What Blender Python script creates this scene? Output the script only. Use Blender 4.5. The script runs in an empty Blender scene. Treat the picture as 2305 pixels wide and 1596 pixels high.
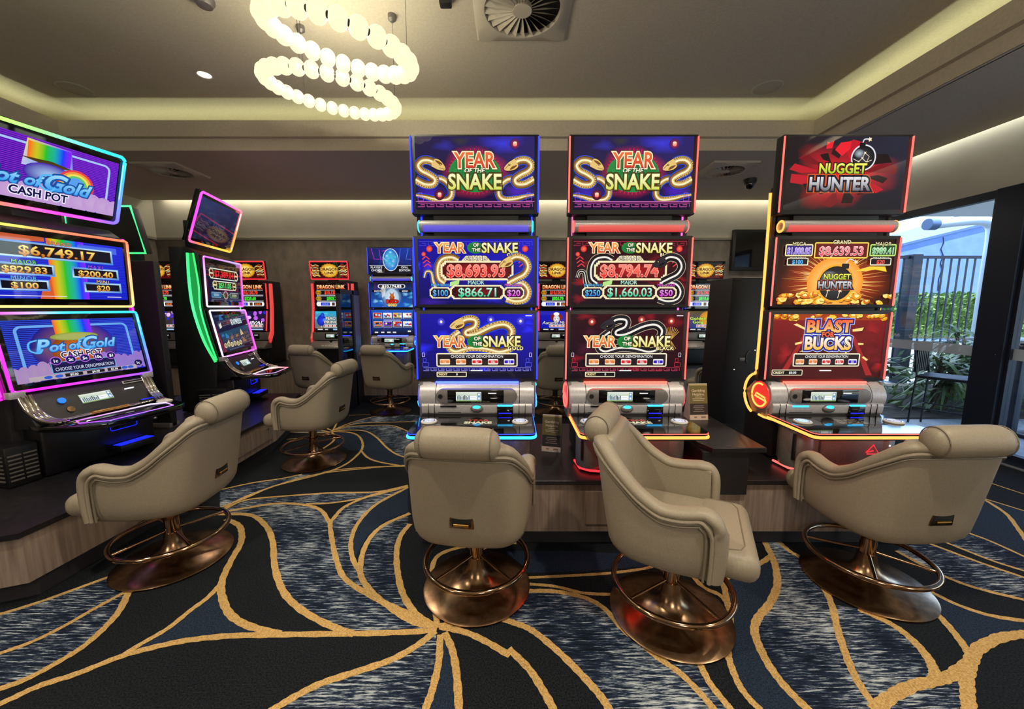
import bpy, bmesh, math, random
from mathutils import Vector, Matrix
random.seed(7)
SC = bpy.context.scene
COL = SC.collection
PI = math.pi

# ---------------------------------------------------------------- camera, world, sun, exposure
cam_d = bpy.data.cameras.new('camera'); cam = bpy.data.objects.new('camera', cam_d); COL.objects.link(cam)
cam_d.sensor_width = 36.0; cam_d.lens = 860.0 / 2305.0 * 36.0
cam_d.clip_start = 0.02; cam_d.clip_end = 200
cam.location = (0, 0, 1.4); cam.rotation_euler = (math.radians(90 - 7.16), 0, 0)
SC.camera = cam
SC.view_settings.view_transform = 'Standard'; SC.view_settings.look = 'None'
SC.view_settings.gamma = 1.0; SC.view_settings.exposure = 0.35
world = bpy.data.worlds.new('sky'); SC.world = world; world.use_nodes = True
wn = world.node_tree.nodes; wl = world.node_tree.links
sky = wn.new('ShaderNodeTexSky'); sky.sky_type = 'NISHITA'; sky.sun_disc = False
sky.sun_elevation = math.radians(55); sky.sun_rotation = math.radians(20); sky.air_density = 1.2
wn['Background'].inputs[1].default_value = 0.7
wl.new(sky.outputs[0], wn['Background'].inputs[0])
sun_d = bpy.data.lights.new('sun', 'SUN'); sun_d.energy = 14.0; sun_d.angle = 0.01; sun_d.color = (1, .95, .86)
sun = bpy.data.objects.new('sun', sun_d); COL.objects.link(sun)
sun.rotation_euler = Vector((-.30, .25, -.9)).to_track_quat('-Z', 'Y').to_euler()

def spot(x, y, z, power, angle=110, blend=.35, col=(1, .88, .69), size=.05):
    d = bpy.data.lights.new('downlight_lamp', 'SPOT'); d.energy = power; d.spot_size = math.radians(angle)
    d.spot_blend = blend; d.color = col; d.shadow_soft_size = size
    o = bpy.data.objects.new('downlight_lamp', d); COL.objects.link(o); o.location = (x, y, z)
    return o
def area(x, y, z, sx, sy, power, rot, col=(1, .87, .6)):
    d = bpy.data.lights.new('cove_strip', 'AREA'); d.shape = 'RECTANGLE'; d.size = sx; d.size_y = sy
    d.energy = power; d.color = col
    o = bpy.data.objects.new('cove_strip', d); COL.objects.link(o); o.location = (x, y, z); o.rotation_euler = rot
    return o
# recessed downlights of the tray ceiling (one is in the photo, the others are behind the camera) and of the rear soffit
for lx, ly, pw in ((-2.70, 3.63, 60), (-1.5, .75, 120), (.9, .55, 135), (2.9, .8, 100), (-3.0, 1.1, 60), (2.6, 2.0, 14)):
    spot(lx, ly, 3.395, pw)
for lx in (-3.3, -1.0, 1.2, 3.2):
    spot(lx, 4.95, 2.985, 26, 150)

def point(x, y, z, power, size=.0, col=(1, .91, .76)):
    d = bpy.data.lights.new('ring_and_fill_lamp', 'POINT'); d.energy = power; d.shadow_soft_size = size; d.color = col
    o = bpy.data.objects.new('ring_and_fill_lamp', d); COL.objects.link(o); o.location = (x, y, z); return o
# added fill lamps behind the camera, without fixtures, to brighten the whole room
for lx, ly, lz, pw in ((-2.9, -1.2, 1.9, 52), (.65, -1.6, 1.9, 58), (3.2, -1.0, 1.9, 38)):
    point(lx, ly, lz, pw, .25)

# ---------------------------------------------------------------- materials
def lin(h):
    h = h.lstrip('#'); r = []
    for i in (0, 2, 4):
        c = int(h[i:i+2], 16) / 255.0
        r.append(c / 12.92 if c <= .04045 else ((c + .055) / 1.055) ** 2.4)
    return (r[0], r[1], r[2], 1.0)
MATS = {}
def mat(name, col, rough=.6, metal=0.0, emit=None, strength=0.0, coat=0.0, spec=.5):
    m = bpy.data.materials.new(name); m.use_nodes = True
    b = m.node_tree.nodes['Principled BSDF']
    b.inputs['Base Color'].default_value = lin(col); b.inputs['Roughness'].default_value = rough
    b.inputs['Metallic'].default_value = metal; b.inputs['Specular IOR Level'].default_value = spec
    if coat: b.inputs['Coat Weight'].default_value = coat; b.inputs['Coat Roughness'].default_value = .05
    if emit: b.inputs['Emission Color'].default_value = lin(emit); b.inputs['Emission Strength'].default_value = strength
    MATS[name] = m
    return m
def nt(m): return m.node_tree.nodes, m.node_tree.links, m.node_tree.nodes['Principled BSDF']
def add_noise(m, c1, c2, scale=(1, 1, 1), nscale=5.0, detail=4, lo=.35, hi=.65, bump=0.0, coord='Object', rough=None, mid=None):
    n, l, b = nt(m)
    tc = n.new('ShaderNodeTexCoord'); mp = n.new('ShaderNodeMapping'); mp.inputs['Scale'].default_value = scale
    l.new(tc.outputs[coord], mp.inputs[0])
    t = n.new('ShaderNodeTexNoise'); t.inputs['Scale'].default_value = nscale; t.inputs['Detail'].default_value = detail
    l.new(mp.outputs[0], t.inputs['Vector'])
    r = n.new('ShaderNodeValToRGB'); r.color_ramp.elements[0].position = lo; r.color_ramp.elements[1].position = hi
    r.color_ramp.elements[0].color = lin(c1); r.color_ramp.elements[1].color = lin(c2)
    if mid:
        e = r.color_ramp.elements.new(mid[0]); e.color = lin(mid[1])
    l.new(t.outputs['Fac'], r.inputs[0]); l.new(r.outputs[0], b.inputs['Base Color'])
    if bump:
        bp = n.new('ShaderNodeBump'); bp.inputs['Strength'].default_value = bump; bp.inputs['Distance'].default_value = .004
        l.new(t.outputs['Fac'], bp.inputs['Height']); l.new(bp.outputs[0], b.inputs['Normal'])
    return m
mat('ceiling_paint', '#c6bca9', .9, spec=.2)
add_noise(MATS['ceiling_paint'], '#c2b8a5', '#cbc1ae', nscale=60, bump=.25)
mat('white_paint', '#bdb8ab', .85, spec=.2)
add_noise(MATS['white_paint'], '#b9b4a7', '#c1bcaf', nscale=3)
mat('wallpaper', '#7d7468', .75)
add_noise(MATS['wallpaper'], '#6d655b', '#897f73', (1, 1, .6), 9, 8, .3, .7, .4)
mat('trim_paint', '#8f887b', .6)
mat('wood_laminate', '#8e7c69', .5)
add_noise(MATS['wood_laminate'], '#75645a', '#998779', (26, 26, 1.3), 2.0, 5, .3, .7)
mat('black_laminate', '#1b1a1d', .32)
add_noise(MATS['black_laminate'], '#171619', '#211f23', nscale=40)
mat('kick_board', '#26242a', .7)
mat('black_plastic', '#101013', .35)
add_noise(MATS['black_plastic'], '#0e0e11', '#141418', nscale=90)
mat('satin_black', '#17161a', .5)
add_noise(MATS['satin_black'], '#141317', '#1b1a1f', nscale=70)
mat('gloss_black', '#08080a', .06, coat=.5)
mat('silver_paint', '#b2afb2', .36, .25)
add_noise(MATS['silver_paint'], '#aba8ab', '#b9b6b9', nscale=120)
mat('gunmetal', '#77726f', .38, .4)
add_noise(MATS['gunmetal'], '#716c69', '#7d7875', nscale=120)
mat('chrome', '#c9c4bd', .08, 1.0)
mat('bronze', '#997b5f', .25, 1.0)
add_noise(MATS['bronze'], '#8b6e54', '#a7886b', (1, 1, 1), 30, 3)
mat('bronze_tube', '#a3846a', .12, 1.0)
mat('brass', '#c89b52', .22, 1.0)
mat('taupe_leather', '#908573', .46, spec=.45)
add_noise(MATS['taupe_leather'], '#8c816f', '#948977', nscale=160, detail=3, bump=.12)
mat('taupe_piping', '#726958', .5)
mat('white_plastic', '#c6c2b8', .5)
mat('grille_paint', '#bdb3a2', .7)
mat('dark_void', '#060606', .9)
mat('cove_plaster', '#cbbf9e', .9, spec=.1)
# carpet
mat('carpet_black', '#16181d', .95, spec=.1); add_noise(MATS['carpet_black'], '#090a0d', '#262a30', nscale=170, detail=2, lo=.3, hi=.75, bump=.6)
mat('carpet_navy', '#1d2a3d', .95, spec=.1); add_noise(MATS['carpet_navy'], '#141c28', '#2e3b50', nscale=170, detail=2, lo=.3, hi=.75, bump=.6)
mat('carpet_gold', '#a8854d', .95, spec=.1); add_noise(MATS['carpet_gold'], '#a27f48', '#d4b074', nscale=190, detail=2, lo=.3, hi=.7, bump=.8)
mat('carpet_streak', '#46506a', .95, spec=.1)
def streak():
    m = MATS['carpet_streak']; n, l, b = nt(m)
    tc = n.new('ShaderNodeTexCoord'); mp = n.new('ShaderNodeMapping'); mp.inputs['Scale'].default_value = (5.5, 62, 1)
    l.new(tc.outputs['Object'], mp.inputs[0])
    t = n.new('ShaderNodeTexNoise'); t.inputs['Scale'].default_value = 1.9; t.inputs['Detail'].default_value = 6; t.inputs['Roughness'].default_value = .75
    l.new(mp.outputs[0], t.inputs['Vector'])
    t2 = n.new('ShaderNodeTexNoise'); t2.inputs['Scale'].default_value = 2.6; t2.inputs['Detail'].default_value = 2
    l.new(tc.outputs['Object'], t2.inputs['Vector'])
    mx = n.new('ShaderNodeMath'); mx.operation = 'MULTIPLY_ADD'; mx.inputs[1].default_value = .36; 
    l.new(t2.outputs['Fac'], mx.inputs[0]); l.new(t.outputs['Fac'], mx.inputs[2])
    r = n.new('ShaderNodeValToRGB'); cr = r.color_ramp
    cr.elements[0].position = .53; cr.elements[0].color = lin('#0f131b'); cr.elements[1].position = .90; cr.elements[1].color = lin('#c9cfd0')
    e = cr.elements.new(.67); e.color = lin('#1a2438'); e = cr.elements.new(.722); e.color = lin('#3a475c'); e = cr.elements.new(.762); e.color = lin('#98a1a8')
    l.new(mx.outputs[0], r.inputs[0]); l.new(r.outputs[0], b.inputs['Base Color'])
streak()
# glowing strips
def led(name, col, s): return mat(name, '#101010', .3, emit=col, strength=s)
led('led_blue', '#2230ff', 2.2); led('led_cyan', '#30c0ff', 1.8); led('led_red', '#ff2a34', 1.6); led('led_hot_red', '#ff5a52', 1.8)
led('led_amber', '#ff9a44', 1.9); led('led_green', '#35e070', 1.4); led('led_pink', '#ff60c0', 1.5); led('led_white', '#f4f6ff', 1.3)
led('lamp_glass', '#fff3c8', .86); led('lamp_white', '#ffe9c8', 5.0); led('tube_blue', '#3a30f0', .55); led('tube_red', '#f0222c', .60)
for _n in ('tube_blue', 'tube_red'): MATS[_n].node_tree.nodes['Principled BSDF'].inputs['Base Color'].default_value = lin('#8c8884')
MATS['lamp_glass'].node_tree.nodes['Principled BSDF'].inputs['Base Color'].default_value = lin('#7a7254')
led('led_sky', '#1a80e8', .9); led('under_blue', '#2838ff', 10.0); led('under_red', '#ff3026', 10.0); led('led_deep_blue', '#1420ff', 1.6); led('disc_red', '#ff3a30', .7)
def colour_attr(name, emission):
    m = bpy.data.materials.new(name); m.use_nodes = True; n, l, b = nt(m)
    a = n.new('ShaderNodeVertexColor'); a.layer_name = 'Col'
    if emission:
        b.inputs['Base Color'].default_value = (.005, .005, .005, 1); b.inputs['Roughness'].default_value = .03
        b.inputs['Emission Strength'].default_value = emission; l.new(a.outputs[0], b.inputs['Emission Color'])
    else:
        l.new(a.outputs[0], b.inputs['Base Color']); b.inputs['Roughness'].default_value = .55
    MATS[name] = m
colour_attr('screen_art', .78); colour_attr('sign_led', 1.35); colour_attr('fin_glow', .42); colour_attr('print_art', 0)
def glass():
    m = bpy.data.materials.new('window_glass'); m.use_nodes = True; n = m.node_tree.nodes; l = m.node_tree.links
    for x in list(n):
        if x.type == 'BSDF_PRINCIPLED': n.remove(x)
    t = n.new('ShaderNodeBsdfTransparent'); t.inputs[0].default_value = (.80, .88, .97, 1)
    g = n.new('ShaderNodeBsdfGlossy'); g.inputs['Roughness'].default_value = .02
    lw = n.new('ShaderNodeLayerWeight'); pw = n.new('ShaderNodeMath'); pw.operation = 'POWER'; pw.inputs[1].default_value = 5.0; l.new(lw.outputs['Facing'], pw.inputs[0])
    f = n.new('ShaderNodeMath'); f.operation = 'MULTIPLY_ADD'; f.inputs[1].default_value = .9; f.inputs[2].default_value = .035; l.new(pw.outputs[0], f.inputs[0])
    mx = n.new('ShaderNodeMixShader'); l.new(f.outputs[0], mx.inputs[0]); l.new(t.outputs[0], mx.inputs[1]); l.new(g.outputs[0], mx.inputs[2])
    l.new(mx.outputs[0], n['Material Output'].inputs[0]); MATS['window_glass'] = m
glass()
def frost():
    m = bpy.data.materials.new('frosted_film'); m.use_nodes = True; n, l, b = nt(m)
    b.inputs['Base Color'].default_value = lin('#c3ccd8'); b.inputs['Roughness'].default_value = .7; b.inputs['Alpha'].default_value = .7
    MATS['frosted_film'] = m
frost()
# outdoors
mat('paving', '#aab2bd', .9); add_noise(MATS['paving'], '#a2aab5', '#b3bbc6', nscale=12)
mat('soil', '#3a3430', .95); add_noise(MATS['soil'], '#2c2825', '#4a443c', nscale=14)
mat('render_wall', '#6d86bd', .9); add_noise(MATS['render_wall'], '#6881b8', '#728bc2', nscale=4)  # bluish shade on the white building wall is put into this base colour
mat('pvc_pipe', '#dfe4e6', .5); mat('eave_paint', '#e6e9ea', .8); mat('fence_steel', '#232a3a', .5); mat('gutter', '#4f6688', .5)
mat('leaf', '#5f7f3c', .6); add_noise(MATS['leaf'], '#3c5c26', '#86a850', nscale=5, detail=2)
mat('strap_leaf', '#3f5b3a', .5); add_noise(MATS['strap_leaf'], '#2f4a33', '#6e8746', nscale=3, detail=2)
mat('door_frame', '#1b2336', .45, .2); mat('threshold_metal', '#c9ced6', .3, .8)
mat('bark', '#54483c', .9)

# ---------------------------------------------------------------- mesh helpers
class G:
    """collects shapes with a material slot each, and links them as one mesh object"""
    def __init__(s): s.bm = bmesh.new(); s.mats = []
    def slot(s, m):
        if m not in s.mats: s.mats.append(m)
        return s.mats.index(m)
    def _paint(s, faces, m):
        i = s.slot(m)
        for f in faces: f.material_index = i
    def box(s, x0, x1, y0, y1, z0, z1, m, bev=0.0, seg=2, M=None):
        b = bmesh.new(); bmesh.ops.create_cube(b, size=1)
        for v in b.verts: v.co = Vector(((x0+x1)/2 + v.co.x*(x1-x0), (y0+y1)/2 + v.co.y*(y1-y0), (z0+z1)/2 + v.co.z*(z1-z0)))
        if bev: bmesh.ops.bevel(b, geom=b.edges[:], offset=bev, segments=seg, affect='EDGES', profile=.5)
        s.merge(b, m, M)
    def merge(s, b, m, M=None):
        if M is not None: bmesh.ops.transform(b, matrix=M, verts=b.verts[:])
        vm = {v: s.bm.verts.new(v.co) for v in b.verts}; i = s.slot(m)
        for f in b.faces:
            try: nf = s.bm.faces.new([vm[v] for v in f.verts]); nf.material_index = i
            except ValueError: pass
        b.free()
    def grid(s, rows, m, close_u=False, close_v=False):
        """rows of points -> quads"""
        vs = [[s.bm.verts.new(p) for p in r] for r in rows]; i = s.slot(m); R = len(vs); C = len(vs[0])
        for a in range(R if close_u else R-1):
            for c in range(C if close_v else C-1):
                q = [vs[a][c], vs[a][(c+1) % C], vs[(a+1) % R][(c+1) % C], vs[(a+1) % R][c]]
                try: f = s.bm.faces.new(q); f.material_index = i
                except ValueError: pass
        return vs
    def lathe(s, prof, m, n=32, c=(0, 0, 0), axis='z', sx=1, sy=1, cap=True):
        rows = []
        for r, h in prof:
            row = []
            for k in range(n):
                a = 2*PI*k/n; x, y = r*math.cos(a)*sx, r*math.sin(a)*sy
                p = (x, y, h) if axis == 'z' else ((h, x, y) if axis == 'x' else (x, h, y))
                row.append((c[0]+p[0], c[1]+p[1], c[2]+p[2]))
            rows.append(row)
        vs = s.grid(rows, m, False, True); i = s.slot(m)
        if cap:
            for ring in (vs[0], vs[-1]):
                try: f = s.bm.faces.new(ring); f.material_index = i
                except ValueError: pass
    def cyl(s, p0, p1, r, m, n=16, r1=None):
        p0 = Vector(p0); p1 = Vector(p1); d = (p1-p0); L = d.length
        q = d.to_track_quat('Z', 'Y').to_matrix().to_4x4(); M = Matrix.Translation(p0) @ q
        b = bmesh.new(); r1 = r if r1 is None else r1
        bmesh.ops.create_cone(b, cap_ends=True, segments=n, radius1=r, radius2=r1, depth=L, matrix=Matrix.Translation((0, 0, L/2)))
        s.merge(b, m, M)
    def ball(s, c, r, m, n=20, k=12, sc=(1, 1, 1), rot=None):
        b = bmesh.new(); bmesh.ops.create_uvsphere(b, u_segments=n, v_segments=k, radius=r)
        M = Matrix.Translation(c) @ (rot.to_4x4() if rot else Matrix()) @ Matrix.Diagonal((sc[0], sc[1], sc[2], 1))
        s.merge(b, m, M)
    def tube(s, pts, r, m, n=8, closed=False, ry=None, up=(0, 0, 1), cap=True):
        P = [Vector(p) for p in pts]; N = len(P); rows = []; ry = ry or r; up = Vector(up); last = None
        for i in range(N):
            a = P[(i-1) % N] if (closed or i > 0) else P[i]; b = P[(i+1) % N] if (closed or i < N-1) else P[i]
            t = (b-a).normalized()
            u = up - t*up.dot(t)
            if u.length < .15: u = last - t*last.dot(t) if last is not None else t.orthogonal()
            u.normalize(); last = u; w = t.cross(u)
            rows.append([P[i] + w*(r*math.cos(2*PI*k/n)) + u*(ry*math.sin(2*PI*k/n)) for k in range(n)])
        vs = s.grid(rows, m, closed, True); i = s.slot(m)
        if cap and not closed:
            for ring in (vs[0], vs[-1]):
                try: f = s.bm.faces.new(ring); f.material_index = i
                except ValueError: pass
    def prism(s, poly, axis, a, b, m, bev=0.0):
        """polygon (2-D) extruded along axis from a to b; 'x': (y,z), 'y': (x,z), 'z': (x,y)"""
        def P(p, h): return (h, p[0], p[1]) if axis == 'x' else ((p[0], h, p[1]) if axis == 'y' else (p[0], p[1], h))
        t = bmesh.new(); A = [t.verts.new(P(p, a)) for p in poly]; B = [t.verts.new(P(p, b)) for p in poly]; n = len(poly)
        t.faces.new(A); t.faces.new(B[::-1])
        for k in range(n): t.faces.new((A[k], B[k], B[(k+1) % n], A[(k+1) % n]))
        bmesh.ops.recalc_face_normals(t, faces=t.faces[:])
        if bev: bmesh.ops.bevel(t, geom=t.edges[:], offset=bev, segments=2, affect='EDGES', profile=.5)
        s.merge(t, m)
    def poly(s, pts, m):
        f = s.bm.faces.new([s.bm.verts.new(p) for p in pts]); f.material_index = s.slot(m); return f
    def done(s, name, parent=None, loc=None, rot=None, smooth=40, subsurf=0):
        me = bpy.data.meshes.new(name)
        bmesh.ops.recalc_face_normals(s.bm, faces=s.bm.faces[:]); s.bm.to_mesh(me); s.bm.free()
        for m in s.mats: me.materials.append(MATS[m])
        if smooth:
            me.polygons.foreach_set('use_smooth', [True]*len(me.polygons)); me.set_sharp_from_angle(angle=math.radians(smooth))
        o = bpy.data.objects.new(name, me); COL.objects.link(o)
        if subsurf:
            md = o.modifiers.new('smooth', 'SUBSURF'); md.levels = md.render_levels = subsurf
        if parent: o.parent = parent
        if loc is not None: o.location = loc
        if rot is not None: o.rotation_euler = rot
        return o
def tag(o, label, cat, group=None, kind=None):
    o['label'] = label; o['category'] = cat
    if group: o['group'] = group
    if kind: o['kind'] = kind
    return o
def struct(o, label=None):
    o['kind'] = 'structure'
    if label: o['label'] = label
    return o
def thing(name, label, cat, loc=(0, 0, 0), rz=0.0, group=None, scale=1.0):
    o = bpy.data.objects.new(name, None); COL.objects.link(o); o.location = loc; o.rotation_euler = (0, 0, rz)
    o.empty_display_size = .1
    if scale != 1.0: o.scale = (scale,)*3
    return tag(o, label, cat, group)
def copy_tree(o, parent=None):
    c = o.copy(); COL.objects.link(c)
    if parent: c.parent = parent
    for ch in list(o.children): copy_tree(ch, c)
    return c
def catmull(P, k=6, closed=False):
    P = [Vector(p) for p in P]; n = len(P); out = []
    rng = range(n) if closed else range(n-1)
    for i in rng:
        p0 = P[(i-1) % n] if (closed or i > 0) else P[0]*2-P[1]; p1 = P[i]; p2 = P[(i+1) % n]
        p3 = P[(i+2) % n] if (closed or i < n-2) else P[n-1]*2-P[n-2]
        for j in range(k):
            t = j/k
            out.append(.5*((2*p1) + (p2-p0)*t + (2*p0-5*p1+4*p2-p3)*t*t + (3*p1-p0-3*p2+p3)*t**3))
    if not closed: out.append(P[-1])
    return out
LINES="""36 -1996,2441 -1768,2427 -1579,2296 -1435,2133 -1289,1916 -1139,1737 -995,1624 -828,1536 -676,1479
34 -328,1501 -489,1490 -678,1484 -962,1479 -1196,1473 -1367,1451 -1478,1419 -1579,1374 -1669,1304 -1756,1256 -1797,1212 -1836,1170
38 -1897,2379 -1766,2309 -1685,2224 -1613,2112 -1556,1953 -1483,1791 -1393,1679 -1288,1586 -1165,1525 -1001,1481
30 -1483,1791 -1474,1693 -1492,1611 -1507,1513 -1549,1435 -1579,1374
34 -1909,1752 -1881,1707 -1821,1611 -1791,1525 -1778,1425 -1800,1350 -1838,1282 -1888,1244 -1915,1228
26 -1912,1722 -1948,1624 -1974,1530 -2016,1446 -2081,1389 -2101,1364
26 -2082,1856 -2159,1767 -2244,1672 -2315,1611 -2377,1567
34 -332,1519 -447,1548 -585,1638 -688,1722 -773,1814 -818,1899 -858,2049 -862,2200 -819,2321 -695,2450
30 -804,1864 -898,1990 -973,2155 -1002,2347 -965,2573 -812,2826
32 -362,1525 -527,1618 -664,1686 -859,1814 -968,1953 -1077,2133 -1179,2321 -1187,2387 -1174,2543 -1044,2703 -819,2852
30 -1179,2321 -1317,2484 -1464,2558 -1681,2580 -1873,2513 -1999,2455
24 -2003,2450 -1948,2621 -1697,2686 -1358,2737 -1029,2754 -821,2859
22 -1472,2573 -1289,2589 -1081,2669 -815,2837
22 -2010,2490 -2001,2605 -1945,2737 -1824,2901 -1682,3034 -1531,3107 -1185,3198 -945,3245
36 -343,1525 -436,1586 -531,1707 -605,1864 -666,2049 -684,2200 -661,2321
34 -332,1496 -396,1425 -486,1359 -607,1308 -713,1265 -785,1216 -832,1174 -856,1152
32 -309,1479 -291,1355 -293,1240 -303,1174 -305,1148
34 -292,1490 -245,1404 -212,1299 -186,1174 -183,1148
34 -317,1519 -201,1490 -102,1440 -9,1379
30 -326,1513 -390,1707 -422,1831 -424,1990 -323,2070 -145,2112 27,2122
30 -323,1525 -208,1546 -70,1558 10,1546
34 -14,1411 65,1323 111,1244 144,1174 153,1144
34 -15,1548 54,1521 110,1480 195,1390 268,1296 319,1220 339,1174 347,1144
22 -29,1827 93,1827 344,1844 524,1861 712,1895 782,1922
22 -28,1787 90,1779 219,1763 356,1718 517,1708
30 -28,1733 88,1733 215,1729 350,1689 431,1621 482,1509 549,1421 585,1370 646,1305 686,1228 706,1174 714,1144
30 686,1533 734,1421 741,1351 740,1270 758,1196 765,1174 767,1144
30 936,1913 959,1763 1016,1704 1015,1634 953,1498 884,1400 859,1332 846,1253 855,1200 866,1174 866,1144
32 1023,1648 1081,1787 1144,1844 1263,1895 1382,1949 1470,2006
38 1521,2152 1470,2006 1419,1895 1334,1763 1218,1648 1115,1569 1054,1498 1023,1411 1009,1323 1014,1244 1034,1174 1042,1144
32 1600,2130 1599,2046 1617,1968 1564,1763 1513,1648 1417,1498 1345,1370 1299,1270 1276,1174 1263,1144
40 1615,1621 1680,1539 1694,1475 1681,1400 1653,1341 1616,1296 1579,1270
46 1261,1166 1360,1212 1482,1253 1588,1274 1680,1296 1814,1351 1921,1411 2081,1464 2202,1480 2263,1486
34 1847,1827 1941,1748 1955,1648 1942,1569 1904,1475 1863,1400 1827,1351
46 1834,1361 1740,1296 1660,1228 1603,1174 1570,1144
26 2216,2046 2235,1931 2264,1827 2330,1748 2461,1675 2497,1659
28 2045,1795 2066,1741 2103,1648 2180,1582 2296,1551 2339,1542
24 2439,2174 2491,2098 2574,1949 2663,1827 2683,1795
22 2545,2197 2594,2119 2658,1968 2730,1878 2754,1847
22 2804,2384 2833,2244 2873,2141 2888,1996 2893,1949
26 3458,2735 3459,2667 3366,2453 3233,2293 3125,2174 3042,2087
20 3424,2735 3459,2667 3533,2481 3556,2436
18 3836,3085 3820,2919 3847,2718 3857,2657
24 -2043,4176 -1859,4215 -1653,4176 -1452,3962 -1271,3699 -1127,3523 -1004,3427 -884,3362
26 -2032,4164 -1826,4137 -1684,4033 -1555,3826 -1476,3594 -1476,3311 -1540,3145 -1638,3036 -1766,2933 -1880,2828 -1951,2679 -1972,2638 -2046,2521
24 -1470,3579 -1343,3414 -1194,3311 -948,3224 -847,3214
20 -899,3224 -1141,3214 -1328,3191 -1545,3134 -1644,3046
20 -2041,4183 -1979,4345 -1834,4474 -1576,4505 -1206,4541 -915,4588
20 -2015,4223 -1914,4345 -1668,4387 -1430,4387 -1226,4223 -1043,3997 -893,3761
18 -2036,4215 -1998,4387 -1888,4611 -1754,4781
22 -2050,4203 -2168,4303 -2259,4409 -2345,4541
22 -2037,4203 -2090,4387 -2154,4588
18 -2033,4152 -2125,3990 -2391,3910
20 -2035,4145 -2260,4255 -2459,4387
18 -2035,4145 -2194,4126 -2541,4145
26 -2035,4164 -1923,3997 -1868,3826 -1879,3594
22 -2245,2783 -2070,2904 -1898,2974 -1764,3061
14 -2109,4806 -1975,4832 -1796,4858"""
FILLS="""1 -1988,2461 -1873,2513 -1677,2573 -1464,2558 -1317,2484 -1179,2321 -1077,2133 -968,1953 -859,1814 -662,1679 -525,1611 -360,1513 -490,1492 -678,1484 -828,1536 -995,1624 -1139,1737 -1289,1916 -1435,2133 -1579,2296 -1768,2427
1 -708,2441 -819,2321 -862,2200 -858,2049 -818,1899 -768,1814 -683,1707 -585,1638 -447,1548 -343,1525 -436,1586 -531,1707 -605,1864 -666,2049 -684,2200 -672,2309
1 -1182,2360 -1174,2543 -1038,2686 -815,2837 -965,2573 -1002,2347 -973,2155 -898,1990 -804,1864 -694,1707 -859,1814 -968,1953 -1077,2133
1 -2377,1567 -2315,1611 -2244,1672 -2093,1856 -1912,1722 -1948,1624 -1974,1530 -2016,1446 -2101,1364
1 -2101,1364 -2016,1446 -1948,1624 -1912,1722 -1883,1715 -1821,1611 -1791,1525 -1778,1425 -1800,1350 -1838,1282 -1915,1228
1 -332,1496 -396,1425 -486,1359 -607,1308 -713,1265 -785,1216 -856,1152 -305,1148 -293,1240 -291,1355
1 -2003,2450 -1943,2614 -1693,2679 -1355,2730 -1026,2747 -819,2852 -1081,2669 -1292,2595 -1472,2573 -1681,2580 -1877,2519
2 -1483,1791 -1474,1693 -1492,1611 -1507,1513 -1549,1435 -1579,1374 -1478,1419 -1367,1451 -1196,1473 -1010,1480 -1165,1525 -1288,1586 -1393,1679
2 -309,1479 -291,1355 -293,1240 -305,1148 -183,1148 -212,1299 -245,1404
2 -812,2826 -965,2573 -1002,2347 -973,2155 -885,1990 -889,2200 -842,2347 -716,2470
1 -27,1718 215,1729 350,1689 431,1621 482,1509 549,1421 585,1370 646,1305 686,1228 714,1144 347,1144 319,1220 268,1296 195,1390 110,1480 54,1521 -25,1557
1 585,1370 646,1305 686,1228 714,1144 767,1144 758,1196 740,1270 741,1351 686,1533 560,1453
1 1470,2006 1520,2141 1600,2130 1617,1968 1564,1763 1513,1648 1417,1498 1345,1370 1299,1270 1263,1144 1042,1144 1014,1244 1009,1323 1023,1411 1054,1498 1115,1569 1218,1648 1334,1763 1419,1895
1 1513,1648 1615,1621 1680,1539 1694,1475 1681,1400 1653,1341 1588,1274 1482,1253 1360,1212 1276,1174 1299,1270 1345,1370 1417,1498
1 1740,1296 1680,1296 1588,1274 1482,1253 1360,1212 1276,1174 1263,1144 1570,1144 1660,1228
1 2216,2046 2439,2174 2491,2098 2574,1949 2683,1795 2497,1659 2330,1748 2264,1827 2235,1931
1 2804,2384 2833,2244 2873,2141 2893,1949 2754,1847 2658,1968 2594,2119 2543,2209
2 1023,1648 1081,1787 1144,1844 1263,1895 1470,2006 1419,1895 1334,1763 1218,1648 1115,1569 1054,1498 1023,1411 1009,1323 1014,1244 1042,1144 866,1144 855,1200 846,1253 859,1332 884,1400 953,1498
2 1834,1361 1904,1475 1942,1569 1955,1648 2045,1795 2066,1741 2103,1648 2180,1582 2339,1542 2263,1486 2081,1464 1921,1411
2 3424,2735 3459,2667 3366,2453 3233,2293 3042,2087 2893,1949 2873,2141 2833,2244 2819,2331 3133,2540
2 3459,2667 3556,2436 3025,2046 3042,2087 3233,2293 3366,2453
2 -29,1861 349,1869 782,1922 751,2006 379,2046 -32,2046
1 -2011,4215 -1914,4345 -1668,4387 -1430,4387 -1226,4223 -1079,4145 -884,3362 -1004,3427 -1127,3523 -1271,3699 -1452,3962 -1653,4176 -1859,4215
1 -2260,4255 -2459,4387 -2735,4474 -2546,4152 -2198,4133 -2035,4145
1 -1979,4345 -1834,4474 -1576,4505 -1206,4541 -915,4588 -967,4858 -1754,4781 -1888,4611
1 -2245,2783 -2070,2904 -1898,2974 -1764,3061 -1640,3040 -1766,2933 -1880,2828 -1951,2679 -1972,2638 -2046,2521
2 -2022,4156 -1826,4137 -1684,4033 -1555,3826 -1476,3594 -1602,3609 -1833,3826 -1923,3997
2 -1653,4176 -1452,3962 -1271,3699 -1127,3523 -884,3362 -847,3214 -948,3224 -1194,3311 -1343,3414 -1470,3579 -1555,3826 -1684,4033"""
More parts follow.
